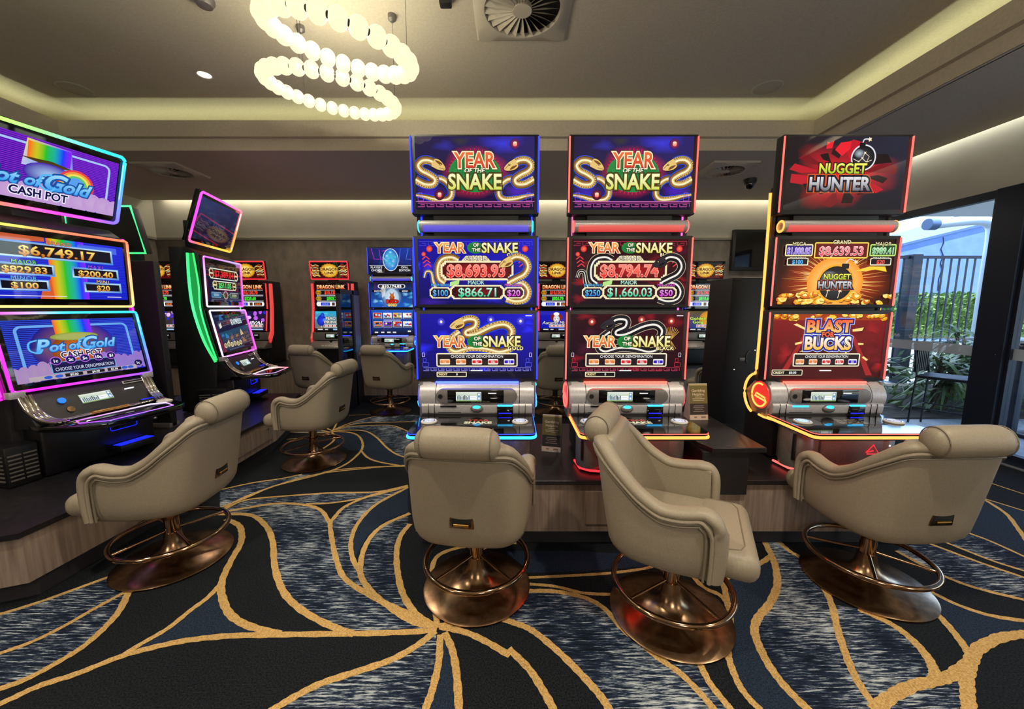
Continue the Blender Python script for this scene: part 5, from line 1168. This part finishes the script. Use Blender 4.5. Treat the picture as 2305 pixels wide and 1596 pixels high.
# ---------------------------------------------------------------- gaming machines with three stacked flat screens
def led_mesh(name, pts, r, m, parent, closed=False, n=8):
    g = G(); g.tube(pts, r, m, n, closed); return g.done(name, parent)
def tower(label, loc, rz, arts, deckart, pal, group=None, scale=1.0, emblem=False, base_z=.423):
    """origin: middle of the screen front, at the height of the plinth top; viewer stands at -y"""
    t = thing('gaming_machine', label, 'gaming machine', loc, rz, group, scale)
    Z = lambda z: z-base_z
    W = .3775
    g = G()
    g.box(-.335, .335, .062, .10, Z(.92), Z(2.0), 'satin_black', .02); g.box(-.30, .30, .0, .30, Z(.435), Z(.95), 'satin_black', .02)
    g.box(-.26, .26, .03, .10, Z(1.80), Z(2.36), 'satin_black', .01); g.done('cabinet', t)
    # pedestal under the deck: rounded side columns and a door between them
    pe = G()
    for s in (-1, 1):
        pe.lathe([(.085, Z(.45)), (.088, Z(.47)), (.088, Z(.69)), (.08, Z(.70))], 'gunmetal', 24, (s*.235, -.13, 0))
    pe.box(-.26, .26, -.20, .05, Z(.44), Z(.70), 'gunmetal', .012); pd = pe.done('pedestal', t)
    g = G(); g.box(-.155, .215, -.215, -.195, Z(.475), Z(.675), 'gunmetal', .012)
    dr = g.done('door', pd)
    g = G(); g.box(-.02, .10, -.2165, -.21, Z(.625), Z(.66), 'dark_void', .002); g.done('door_slot', pd)
    g = G(); g.box(-.304, -.292, -.205, -.185, Z(.50), Z(.66), 'satin_black', .003); g.done('hinge', pd)
    g = G(); g.cyl((.185, -.205, Z(.655)), (.185, -.22, Z(.655)), .011, 'chrome'); g.done('lock', pd)
    if emblem:
        g = G(); g.tube([(.115, -.2185, Z(.545)), (.185, -.2185, Z(.545)), (.148, -.2185, Z(.60)), (.110, -.2185, Z(.555)), (.150, -.2185, Z(.565))], .003, 'led_red', 6); g.done('emblem', pd)
        for k in range(4): g = G(); g.ball((.243, -.216, Z(.505)+k*.045), .006, 'led_white', 10, 6); g.done('lamp_dot', pd)
    g = G(); g.tube([(-.318, -.06, 0), (-.305, -.175, 0), (-.25, -.215, 0), (-.2, -.222, 0), (.2, -.222, 0), (.25, -.215, 0), (.305, -.175, 0), (.318, -.06, 0)], .007, pal['base'], 8); g.done('base_glow', pd, loc=(0, 0, Z(.442)))
    # roll shaped cash panel and silver shelf
    g = G(); g.lathe([(.02, -.355), (.098, -.355), (.100, -.345), (.100, .345), (.098, .355), (.02, .355)], 'silver_paint', 40, (0, .045, Z(.838)), 'x')
    for x in (-.255, .262): g.lathe([(.1003, x), (.1008, x+.002), (.1003, x+.004)], 'dark_void', 40, (0, .045, Z(.838)), 'x', cap=False)
    cp = g.done('cash_panel', t)
    g = G(); 
    g.rr = None
    P = []
    for cx, a0 in ((.205, -90), (-.205, 90)):
        for k in range(13): a = math.radians(a0+k*15); P.append((cx+.045*math.cos(a), Z(.852)+.045*math.sin(a)))
    g.prism(P, 'y', -.066, .0, 'gunmetal', .004); pn = g.done('pill_panel', cp)
    g = G(); g.box(-.178, .168, -.0675, -.05, Z(.812), Z(.892), 'gloss_black', .002); g.cyl((-.222, -.069, Z(.852)), (-.222, -.06, Z(.852)), .014, 'dark_void', 18); g.box(.072, .122, -.0685, -.06, Z(.870), Z(.8745), 'led_white'); g.done('reader_window', cp)
    TICKET.build('ticket_display', .155, cp, loc=(-.048, -.0678, Z(.852)))
    g = G(); g.prism([(.06, Z(.73)), (-.035, Z(.73)), (-.052, Z(.745)), (-.058, Z(.79)), (-.05, Z(.803)), (.06, Z(.805))], 'x', -.342, .342, 'silver_paint', .003)
    for x in (-.30, -.262, .262, .30): g.box(x-.0012, x+.0012, -.0588, -.05, Z(.735), Z(.80), 'dark_void')
    sh = g.done('bill_shelf', t)
    g = G(); g.ball((0, -.055, Z(.772)), .040, 'gunmetal', sc=(1, .55, .62)); g.ball((0, -.064, Z(.784)), .026, 'led_cyan' , sc=(1, .6, .42)); g.done('light_button', sh)
    g = G(); g.box(.125, .225, -.062, -.02, Z(.738), Z(.792), 'gloss_black', .004); g.box(.128, .222, -.066, -.05, Z(.788), Z(.797), 'led_cyan', .002); g.box(.135, .215, -.064, -.05, Z(.742), Z(.748), 'led_deep_blue', .001); g.done('bill_slot', sh)
    g = G(); g.box(-.225, -.125, -.0615, -.05, Z(.782), Z(.793), 'led_cyan' if emblem else 'gloss_black', .001); g.box(-.24, -.10, -.0605, -.05, Z(.748), Z(.750), 'dark_void'); g.done('ticket_slot', sh)
    # button deck
    def deck_poly(e): 
        r = .035; P = [(-.345-e, .02), (-.345-e, -.40-e+r)]; P += [(-.345-e+r-r*math.cos(math.radians(k*15)), -.40-e+r-r*math.sin(math.radians(k*15))) for k in range(1, 7)]
        return P + [(-x, y) for x, y in P[::-1]]
    g = G(); g.prism(deck_poly(0), 'z', Z(.716), Z(.731), 'gloss_black'); g.prism(deck_poly(-.006), 'z', Z(.690), Z(.699), 'satin_black'); dk = g.done('button_deck', t)
    P = [(x, y, Z(.7075)) for x, y in deck_poly(.002)]; g = G(); g.tube(P, .006, pal['deck'], 8, ry=.0085); g.done('edge_light', dk)
    P = [(x, y, Z(.7265)) for x, y in deck_poly(.001)]; g = G(); g.tube(P, .0022, pal['line'], 6); g.done('edge_line', dk)
    deckart.build('deck_display', .34, dk, loc=(.02, -.185, Z(.7312)), rot=(-PI/2, 0, 0))
    for x in (-.265, .265):
        g = G(); g.lathe([(.046, 0), (.048, .005), (.045, .010), (.001, .0105)], 'white_plastic', 32, cap=False); b_ = g.done('spin_button', t, loc=(x, -.20, Z(.731)))
        SPIN.build('button_face', .082, b_, loc=(0, 0, .0108), rot=(-PI/2, 0, 0))
    g = G(); g.box(-.27, .27, -.30, -.285, Z(.683), Z(.690), pal['under'], .001); g.done('underglow', dk)
    g = G(); g.box(-.26, .26, -.012, -.004, Z(.926), Z(.9345), pal['under'], .001); g.done('glow_strip', cp)
    # screens
    for k, (z0, z1, side) in enumerate(((.935, 1.377, 1), (1.392, 1.822, 1), (1.943, 2.393, 1))):
        g = G(); g.box(-W, W, 0, .065, Z(z0), Z(z1), 'satin_black', .006); sc_ = g.done('screen', t)
        w = .698; zc = (z0+z1)/2 + (.008 if k == 2 else 0)
        arts[k].build('picture', w, sc_, loc=(0, 0, Z(zc)))
        for s in (-1, 1): led_mesh('side_light', [(s*(W-.004), -.003, Z(z0)+.012), (s*(W-.004), -.003, Z(z1)-.012)], .0048, pal['side'], sc_)
    # glowing tube under the topper
    g = G(); g.lathe([(.02, -.335), (.036, -.335), (.036, .335), (.02, .335)], 'silver_paint', 28, (0, .02, Z(1.878)), 'x'); tb = g.done('tube_housing', t)
    A = [math.radians(176+k*10) for k in range(8)]; g = G(); g.grid([[(x, .02+.0370*math.cos(a), Z(1.878)+.0370*math.sin(a)) for a in A] for x in (-.315, .315)], pal['tube']); g.done('light_tube', tb)
    for s in (-1, 1):
        g = G(); g.lathe([(.030, s*.338), (.037, s*.340), (.030, s*.346), (.024, s*.342)], pal['ring'], 28, (0, .02, Z(1.878)), 'x', cap=False); g.done('end_ring', tb)
    # light contour along both flanks, looping round the roll
    for s in (-1, 1):
        x = s*(.372 if emblem else .345)
        P = [(x, .09, Z(2.09)), (x, .085, Z(1.9)), (x, .080, Z(1.4)), (x, .088, Z(1.0)), (x, .095, Z(.975))]
        led_mesh('flank_light', P, .008, pal['flank'], t)
        A = [(x, .06+.135*math.cos(a), Z(.838)+.135*math.sin(a)) for a in [math.radians(75-k*12) for k in range(13)]]
        led_mesh('flank_light', A, .008, pal['flank'], t)
        led_mesh('flank_light', [(x, .03, Z(.712)), (x, -.02, Z(.709)), (x*.94, -.08, Z(.7075))], .007, pal['deck'], t)
        g = G(); g.lathe([(.02, s*.362), (.088, s*.362), (.086, s*.366), (.001, s*.367)], pal['disc'], 32, (0, .045, Z(.838)), 'x', cap=False); dc = g.done('flank_disc', t)
        g = G(); A = [(s*.369, .045+.074*math.cos(a), Z(.838)+.074*math.sin(a)) for a in [math.radians(110-k*14) for k in range(20)]]
        g.tube(A + [(s*.369, -.01, Z(.83)), (s*.369, .075, Z(.845)), (s*.369, .085, Z(.825)), (s*.369, -.02, Z(.81))], .0055, pal['ring'], 6); g.done('disc_emblem', dc)
    for s in (-1, 1):
        g = G(); g.prism([(-.02, Z(.93)), (.10, Z(.93)), (.20, Z(.84)), (.12, Z(.71)), (-.02, Z(.705))], 'x', s*.340, s*.362, 'gunmetal', .004); g.prism([(.066, Z(.92)), (.105, Z(.92)), (.10, Z(2.12)), (.062, Z(2.12))], 'x', s*.345, s*.364, 'satin_black'); g.done('flank_panel', t)
    return t
TICKET = art_ticket(); SPIN = art_spin()
BLUE = dict(under='under_blue', base='led_deep_blue', deck='led_cyan', line='led_blue', side='led_blue', tube='tube_blue', ring='led_cyan', flank='led_blue', disc='tube_blue')
RED = dict(under='under_red', base='led_red', deck='led_amber', line='led_hot_red', side='led_hot_red', tube='tube_red', ring='led_hot_red', flank='led_pink', disc='tube_red')
RED2 = dict(under='under_red', base='led_hot_red', deck='led_amber', line='led_hot_red', side='led_hot_red', tube='tube_red', ring='led_amber', flank='led_amber', disc='disc_red')
top_art = art_snake_top()
tower('gaming machine edged in blue light with blue gold-snake screens, leftmost of the front three', (-.218, 2.36, .423), 0,
      (art_snake_low(False, 'GOLD'), art_snake_mid(False, 'GOLD', ('$8,693.93', '$866.71'), '$100', '$20'), top_art), art_deck('YEAR', 'SNAKE', '#b8382a', '#e8e0b0'), BLUE)
tower('gaming machine edged in red light with dark red black-snake screens, middle of the front three', (.71, 2.36, .423), 0,
      (art_snake_low(True, 'BLACK'), art_snake_mid(True, 'BLACK', ('$8,794.74', '$1,660.03'), '$250', '$50'), top_art), art_deck('YEAR', 'SNAKE', '#b8382a', '#e8e0b0'), RED)
tower('amber and red edged gaming machine with bomb and gold nugget screens, by the glass wall', (1.958, 2.36, .423), 0,
      (art_hunt_low(), art_hunt_mid(), art_hunt_top()), art_deck('BLAST', 'BUCKS', '#7a6a58', '#7a6a58'), RED2, emblem=True)
tower('blue edged machine with an oval opal picture on top, at the rear wall', (-1.765, 5.66, .53), 0,
      (art_opal_low(), art_opal_mid(), art_opal_top()), art_deck('', '', '#000000', '#000000'), BLUE, None, .875, base_z=.423)

# ---------------------------------------------------------------- curved machines with a leaning topper and rainbow frames
def rr_path(x0, x1, z0, z1, r):
    P = []
    for cx, cz, a0 in ((x1-r, z0+r, -90), (x1-r, z1-r, 0), (x0+r, z1-r, 90), (x0+r, z0+r, 180)):
        for k in range(6): a = math.radians(a0+k*18); P.append((cx+r*math.cos(a), cz+r*math.sin(a)))
    return P
def colour_tube(name, pts, cols, r, parent, n=8, closed=True):
    """frame light whose lamps change colour along its length"""
    g = G(); g.tube(pts, r, 'sign_led', n, closed); o = g.done(name, parent); me = o.data
    ca = me.color_attributes.new('Col', 'FLOAT_COLOR', 'POINT'); m = len(pts); L = [0.0]
    for i in range(m-1): L.append(L[-1] + (Vector(pts[i+1])-Vector(pts[i])).length)
    tot = L[-1] + ((Vector(pts[0])-Vector(pts[-1])).length if closed else 0); flat = []; C = [lin(c) for c in cols]
    for i in range(m):
        u = L[i]/tot*(len(C) if closed else len(C)-1); a = int(u) % len(C); b = (a+1) % len(C) if closed else min(a+1, len(C)-1); c = mix(C[a], C[b], u-int(u))
        flat += list(c)*n
    ca.data.foreach_set('color', flat[:len(me.vertices)*4]); return o
def curved(label, loc, rz, arts, cols, side_col, deck_cols, base_z=.362):
    t = thing('gaming_machine', label, 'gaming machine', loc, rz)
    Z = lambda z: z-base_z
    W = .38
    prof = [(.06, .95), (.02, .885), (.0, .89), (.085, 1.375), (.10, 1.39), (.085, 1.885), (.11, 1.90), (.20, 1.97), (.55, 1.90), (.56, 1.0)]
    g = G(); g.prism([(y, Z(z)) for y, z in [(.05, .9), (.125, 1.38), (.125, 1.90), (.22, 1.96), (.37, 1.96), (.40, 1.0), (.40, .37), (.08, .37), (.08, .66)]], 'x', -.36, .36, 'satin_black', .006); g.done('cabinet', t)
    def tilted(p0, p1):
        """frame matrix for a screen between lower and upper edge (y, z)"""
        v = Vector((0, p1[0]-p0[0], p1[1]-p0[1])); h = v.length; a = math.atan2(p1[0]-p0[0], p1[1]-p0[1]); c = ((p0[0]+p1[0])/2, Z((p0[1]+p1[1])/2)); return h, -a, c
    for k, (p0, p1, w, dep) in enumerate((((0, .89), (.085, 1.372), .76, .045), ((.098, 1.388), (.088, 1.888), .76, .045), ((.19, 2.0), (.035, 2.475), .80, .05))):
        h, a, c = tilted(p0, p1); g = G(); g.box(-w/2, w/2, 0, dep, -h/2, h/2, 'gloss_black', .012); s_ = g.done('screen', t, loc=(0, c[0], c[1]), rot=(a, 0, 0))
        pw = w-.085; arts[k].build('picture', pw, s_, loc=(0, -.0005, 0))
        P = [(x, -.004, z) for x, z in rr_path(-w/2+.012, w/2-.012, -h/2+.012, h/2-.012, .03 if k == 2 else .018)]
        P2 = []
        for i in range(len(P)):
            q, r_ = Vector(P[i]), Vector(P[(i+1) % len(P)]); m = max(1, int((r_-q).length/.04))
            P2 += [q+(r_-q)*(j/m) for j in range(m)]
        colour_tube('frame_light', P2, cols[k], .0078 if k < 2 else .0105, s_)
    g = G(); g.box(-.12, .12, .25, .36, Z(1.93), Z(2.25), 'satin_black', .01); g.done('topper_post', t)
    # curved luminous side fins
    for s in (-1, 1):
        f = [(.155, 1.90), (.135, 1.6), (.14, 1.38), (.10, 1.12), (.045, .88)]; b_ = [(.055, .86), (.14, 1.08), (.20, 1.38), (.21, 1.65), (.20, 1.90)]
        F = catmull([(0, y, z) for y, z in f], 4); B = catmull([(0, y, z) for y, z in b_], 4)
        g = G(); poly = [(p.y, Z(p.z)) for p in F] + [(p.y, Z(p.z)) for p in B]; g.prism(poly, 'x', s*.372, s*.392, 'fin_glow'); fn = g.done('side_fin', t); ca = fn.data.color_attributes.new('Col', 'FLOAT_COLOR', 'POINT'); ca.data.foreach_set('color', list(lin(side_col[0]))*len(fn.data.vertices))
        colour_tube('fin_light', [(s*.394, p.y, Z(p.z)) for p in B], side_col, .012, fn, closed=False); colour_tube('fin_light', [(s*.394, p.y, Z(p.z)) for p in F], side_col, .007, fn, closed=False)
    # fascia with card reader, chrome brackets, deck
    g = G(); g.prism([(.03, Z(.90)), (.10, Z(.90)), (.10, Z(.66)), (-.10, Z(.685)), (-.10, Z(.70))], 'x', -.345, .345, 'satin_black', .004); fa = g.done('fascia', t)
    ang = math.atan2(.13, .20); q = Vector((0, -.035, Z(.80))); 
    TICKET.build('ticket_display', .17, fa, loc=(-.01, q.y-.006, q.z), rot=(-ang, 0, 0))
    g = G(); M = Matrix.Translation((0, q.y, q.z)) @ Matrix.Rotation(-ang, 4, 'X')
    g.box(.17, .33, -.008, 0, .055, .075, 'white_plastic', .002, M=M); g.box(.175, .325, -.0085, 0, .059, .071, 'dark_void', M=M); g.box(.16, .215, -.009, 0, .012, .018, 'led_white', M=M); g.done('card_reader', fa)
    g = G(); g.lathe([(.020, 0), (.019, .005), (.001, .006)], 'led_sky', 20, cap=False); g.done('service_button', fa, loc=(-.185, q.y-.004, q.z+.015), rot=(PI/2-ang, 0, 0))
    g = G(); g.lathe([(.02, 0), (.019, .005), (.001, .006)], 'bronze', 20, cap=False); g.done('take_win_button', fa, loc=(-.165, q.y-.035, q.z-.045), rot=(PI/2-ang, 0, 0))
    for s in (-1, 1):
        g = G(); P = [(s*.345, .0, Z(.875)), (s*.345, -.02, Z(.83)), (s*.34, -.06, Z(.77)), (s*.325, -.13, Z(.725)), (s*.30, -.19, Z(.712))]
        for d in (0, .022, .044): g.tube(catmull([(x-s*d, y, z) for x, y, z in P], 4), .012, 'chrome', 10)
        g.box(s*.345-.045, s*.345+.025, -.012, .03, Z(.865), Z(.905), 'silver_paint', .003); g.done('chrome_bracket', t)
    g = G(); g.prism([(-.34, .0), (-.36, -.14), (-.30, -.36), (-.22, -.43), (.22, -.43), (.30, -.36), (.36, -.14), (.34, .0)], 'z', Z(.668), Z(.70), 'gloss_black', .005); dk = g.done('button_deck', t)
    g = G(); g.cyl((-.27, -.12, Z(.708)), (.27, -.12, Z(.708)), .011, 'chrome', 12); g.cyl((-.1, -.13, Z(.712)), (.1, -.13, Z(.712)), .014, 'brass', 12); g.done('wrist_rail', dk)
    colour_tube('deck_light', [Vector(p) for p in ((-.22, -.19, Z(.702)), (.20, -.19, Z(.702)), (.255, -.25, Z(.702)), (.20, -.385, Z(.702)), (-.18, -.385, Z(.702)), (-.255, -.27, Z(.702)))], deck_cols, .0032, dk, 6)
    g = G(); g.lathe([(.046, 0), (.046, .008), (.03, .014), (.001, .015)], 'white_plastic', 28, cap=False); g.done('spin_button', dk, loc=(.285, -.20, Z(.70)))
    g = G(); g.box(.20, .31, -.12, -.06, Z(.70), Z(.725), 'gloss_black', .006); g.box(.215, .295, -.10, -.07, Z(.7245), Z(.727), 'led_deep_blue', .001); g.done('bill_slot', dk)
    g = G(); g.ball((0.05, -.415, Z(.655)), .012, 'chrome', 12, 8); g.done('deck_lock', dk)
    # pedestal with blue lit recess
    g = G(); g.box(-.31, .31, -.05, .2, Z(.365), Z(.67), 'black_plastic', .02); pd = g.done('pedestal', t)
    g = G(); g.box(-.10, .16, -.10, -.05, Z(.645), Z(.655), 'led_deep_blue', .002); g.done('recess_light', pd)
    g = G(); g.box(.03, .19, -.056, -.05, Z(.545), Z(.615), 'gloss_black', .006); g.tube([(x, -.058, Z(z)) for x, z in rr_path(.03, .19, .545, .615, .012)], .002, 'led_deep_blue', 6, True)
    for x in (.06, .09, .13, .155): g.ball((x, -.058, Z(.582)), .003, 'led_blue', 8, 6)
    g.done('power_socket', pd)
    g = G(); g.box(.02, .25, -.14, -.05, Z(.40), Z(.445), 'black_plastic', .006); g.box(.03, .24, -.13, -.06, Z(.4455), Z(.447), 'led_deep_blue'); g.done('footrest_ledge', pd)
    g = G(); g.box(-.46, -.32, -.04, .22, Z(.365), Z(.60), 'black_plastic', .008)
    for k in range(7):
        for y0, y1 in ((-.02, .08), (.095, .19)): g.box(-.464, -.458, y0, y1, Z(.40)+k*.024, Z(.408)+k*.024, 'gunmetal')
        for x0, x1 in ((-.45, -.395), (-.385, -.33)): g.box(x0, x1, -.044, -.038, Z(.40)+k*.024, Z(.408)+k*.024, 'gunmetal')
    g.done('louvred_box', pd)
    return t
a10 = math.radians(90-10)
curved('large curved machine with rainbow frames and pot of gold pictures, nearest on the side plinth', (-2.83, 2.53, .362), a10,
       (art_pot_low(), art_pot_mid(), art_pot_top()),
       (('#8a50ff', '#40a0ff', '#30e0ff', '#40d0ff', '#ff50f0', '#ff30e0', '#ff20ff', '#c040ff'), ('#ffd080', '#ff9060', '#ff7050', '#ff8060', '#d0ff60', '#e0ff70', '#ffe080', '#ffd080'), ('#8060ff', '#40a0ff', '#30f0ff', '#90ff80', '#c8ff50', '#ffb040', '#ff8030', '#ff40d0')),
       ('#ff20e0', '#ff30ff', '#ff40c0'), ('#c060ff', '#ffffff', '#c080ff', '#8040ff'))
curved('curved machine with green lit side fin and dark train pictures, farther along the side plinth', (-2.93, 4.10, .362), math.radians(90+12),
       (art_express_low(), art_express_mid(), art_express_top()),
       (('#ff60f0', '#ff50e0', '#c0a0ff', '#e0e0ff', '#d0d0ff', '#ffffff', '#e080ff', '#ff70d0'), ('#e050ff', '#ff60a0', '#b0a0ff', '#c080ff', '#d060ff', '#e0d0ff', '#f0f0ff', '#e0e0ff'), ('#ffb040', '#ff9070', '#ff70a0', '#ff60d0', '#ff50f0', '#ff40e0', '#ff7040', '#ffc050')),
       ('#30d060', '#50ff90', '#30e070'), ('#e0e0ff', '#ffffff', '#ff8080', '#c080ff'))
t = thing('gaming_machine', 'black back of a machine with a green edged topper, between the two side machines', 'gaming machine', (-3.50, 3.42, .362))
g = G(); g.box(-.30, .24, -.12, .10, 0, 1.40, 'satin_black', .01); g.box(-.2, .2, -.1, .1, 1.40, 1.6, 'satin_black', .01); g.done('cabinet', t)
g = G(); g.prism([(-.30, 1.50), (.33, 1.50), (.25, 1.88), (-.30, 1.88)], 'y', -.04, .04, 'satin_black', .006); tp = g.done('topper', t)
colour_tube('frame_light', [Vector(p) for p in ((-.31, -.042, 1.495), (.34, -.042, 1.495), (.255, -.042, 1.885), (-.31, -.042, 1.885))], ('#40e080', '#30d060', '#50f090', '#40d0a0'), .009, tp)
t = thing('gaming_machine', 'black flank of a leaning machine behind the desk ledge', 'gaming machine', (2.26, 3.55, 0), 0)
g = G(); g.prism([(-.33, 0), (-.30, .75), (-.27, 1.66), (.30, 1.66), (.33, 0)], 'y', -.05, .35, 'satin_black', .012); cb = g.done('cabinet', t)
g = G(); g.tube([(-.05+.05*math.cos(a), -.056, .93+.07*math.sin(a)) for a in [math.radians(110+k*14) for k in range(9)]], .004, 'gunmetal', 6); g.box(-.16, -.11, -.056, -.05, .90, .93, 'gunmetal', .002)
for x, z in ((-.20, .82), (-.02, 1.0)): g.ball((x, -.052, z), .005, 'led_white', 8, 6)
g.done('lock_fittings', cb)

# ---------------------------------------------------------------- small machines along the rear wall
def slim(label, x, arts, edge, y=5.72, topframe='led_red', rz=0.0):
    t = thing('gaming_machine', label, 'gaming machine', (x, y, .53), rz, 'small machines along the rear wall')
    Z = lambda z: z-.53; W = .29
    g = G(); g.prism([(.06, Z(1.0)), (.09, Z(1.35)), (.11, Z(1.78)), (.40, Z(1.78)), (.42, Z(.54)), (.05, Z(.54))], 'x', -W+.02, W-.02, 'satin_black', .006); g.box(-.06, .06, .1, .2, Z(1.75), Z(1.95), 'satin_black'); g.done('cabinet', t)
    for k, (p0, p1, w) in enumerate((((-.02, 1.03), (.035, 1.345), 2*W-.06), ((.045, 1.355), (.055, 1.75), 2*W-.06), ((.05, 1.80), (.02, 2.06), 2*W-.02))):
        h = math.hypot(p1[0]-p0[0], p1[1]-p0[1]); a = -math.atan2(p1[0]-p0[0], p1[1]-p0[1]); g = G(); g.box(-w/2, w/2, 0, .05, -h/2, h/2, 'gloss_black', .005)
        s_ = g.done('screen', t, loc=(0, (p0[0]+p1[0])/2, Z((p0[1]+p1[1])/2)), rot=(a, 0, 0))
        pw = w-.03; 
        o = arts[k].build('picture', pw, s_); need = h-.03; o.scale = (1, 1, need/(arts[k].H*pw/arts[k].W))
        if k == 2 and topframe:
            g = G(); g.tube([(xx, -.004, zz) for xx, zz in rr_path(-w/2+.004, w/2-.004, -h/2+.004, h/2-.004, .006)], .008, topframe, 8, True); g.done('frame_light', s_)
        if k < 2:
            for s in (-1, 1): led_mesh('side_light', [(s*(w/2+.004), -.002, -h/2+.01), (s*(w/2+.004), -.002, h/2-.01)], .008, edge, s_)
    for s in (-1, 1):
        g = G(); g.prism([(.09, Z(1.74)), (.13, Z(1.74)), (.12, Z(1.35)), (.08, Z(1.0)), (.0, Z(.86)), (-.02, Z(.93)), (.03, Z(1.03)), (.075, Z(1.35))], 'x', s*(W-.005), s*(W+.025), edge.replace('led', 'tube') if edge.replace('led', 'tube') in MATS else 'gunmetal'); g.done('side_fin', t)
    g = G(); g.prism([(-.02, Z(1.02)), (.06, Z(1.02)), (.06, Z(.90)), (-.03, Z(.90))], 'x', -W+.01, W-.01, 'gunmetal', .004); g.box(-.09, .16, -.032, -.02, Z(.925), Z(1.0), 'gloss_black', .002); g.box(.09, .14, -.034, -.03, Z(.975), Z(.980), 'led_white'); fa = g.done('fascia', t)
    TICKET.build('ticket_display', .12, fa, loc=(-.01, -.0325, Z(.965)))
    g = G(); g.prism([(.06, Z(.89)), (-.03, Z(.89)), (-.12, Z(.80)), (-.12, Z(.775)), (.06, Z(.775))], 'x', -W+.01, W-.01, 'gunmetal', .006); dk = g.done('button_deck', t)
    for k in range(5): g = G(); g.box(-.12+k*.05, -.085+k*.05, -.105, -.075, Z(.815), Z(.832), 'white_plastic', .003); g.done('button', dk)
    g = G(); g.ball((0, -.04, Z(.885)), .02, 'dark_void', 12, 8); g.done('joystick_knob', dk)
    g = G(); g.box(-.25, .25, .02, .3, Z(.54), Z(.78), 'satin_black', .008); g.done('pedestal', t)
    return t
lt = art_link_top()
slim('small red edged machine with medallion topper and peacock screen, left of the glass divider', -2.70, (art_feature('PEACOCK', 'PRINCESS', ['#7a5a3a', '#6a8a9a', '#2ab0d8', '#2aa0d0'], '#fff0d8', 'bird'), art_link_mid('$503.26'), lt), 'led_red')
slim('small red edged machine half hidden by the green finned machine', -3.93, (art_feature('CARNIVAL', '', ['#2a1a3a', '#3a1a2a', '#1a1440', '#241048'], '#ffffff', 'party'), art_link_mid('$520.60'), lt), 'led_red')
slim('small machine with gold medallion topper, glimpsed far back between the two side machines', -5.26, (art_feature('', '', ['#14141c', '#2a2a34', '#4a3a34', '#1c1c28'], '#e8e8f0', 'party'), art_link_mid('$820.78'), lt), 'led_blue', topframe=None)
slim('small machine with a masked face screen, glimpsed between the blue and the middle machine', .665, (art_feature('Autumn Moon', '', ['#1418a8', '#1a1cb8', '#1c20d0', '#1818b0'], '#f4f4ff', 'mask'), art_link_mid('$820.78'), lt), 'led_red', topframe=None)
slim('small blue edged machine with a golden gong screen, right of the middle front machine', 2.86, (art_feature('Golden', 'Gong', ['#1a3a8a', '#1a3a8a', '#5a4a20', '#6a5a30'], '#d8ff5a', 'gong'), art_link_mid('$810.68'), lt), 'led_blue', topframe=None)

# ---------------------------------------------------------------- helpline cards
def tent(label, x, y, z, rz, dark):
    t = thing('helpline_card', label, 'leaflet stand', (x, y, z), rz, 'standing helpline cards')
    g = G(); g.prism([(-.045, 0), (.045, 0), (.004, .245), (-.004, .245)], 'x', -.065, .065, 'white_plastic'); bd = g.done('card', t, smooth=0)
    a = Art(13, 24.5); a.rect(0, 0, 13, 24.5, '#2a2422'); a.rect(0, 0, 13, 3.2, '#c8b4a0'); a.rect(0, 11, 13, 24.5, '#6a6434'); a.rect(0, 23.6, 13, 24.5, '#a89a5a')
    a.text('Gambling', 6.5, 20.2, 1.7, '#e8dcc0', bold=.0, w=9.6); a.text('Helpline', 6.5, 17.6, 1.7, '#e8dcc0', bold=.0, w=8.4)
    for y_, w_ in ((15.6, 5), (14.4, 9), (13.3, 8), (9.4, 7), (8.2, 8), (7.0, 6), (5.6, 8)): a.rect(6.5-w_/2, y_-.22, 6.5+w_/2, y_+.22, '#b8ac90' if y_ > 11 else '#8a8078')
    a.rect(3, 1.1, 5, 2.0, '#7a6a5a'); a.rect(8, 1.0, 11.4, 2.1, '#7a6a5a')
    a.build('printed_face', .128, bd, 'print_art', (0, -.0255, .1225), (-math.atan2(.041, .245), 0, 0))
tent('Gambling Helpline card standing on the black plinth top between blue and middle machine', .275, 2.53, .423, math.radians(-14), True)
tent('Gambling Helpline card standing on the desk ledge beside the middle machine', 1.285, 2.60, .625, math.radians(4), False)
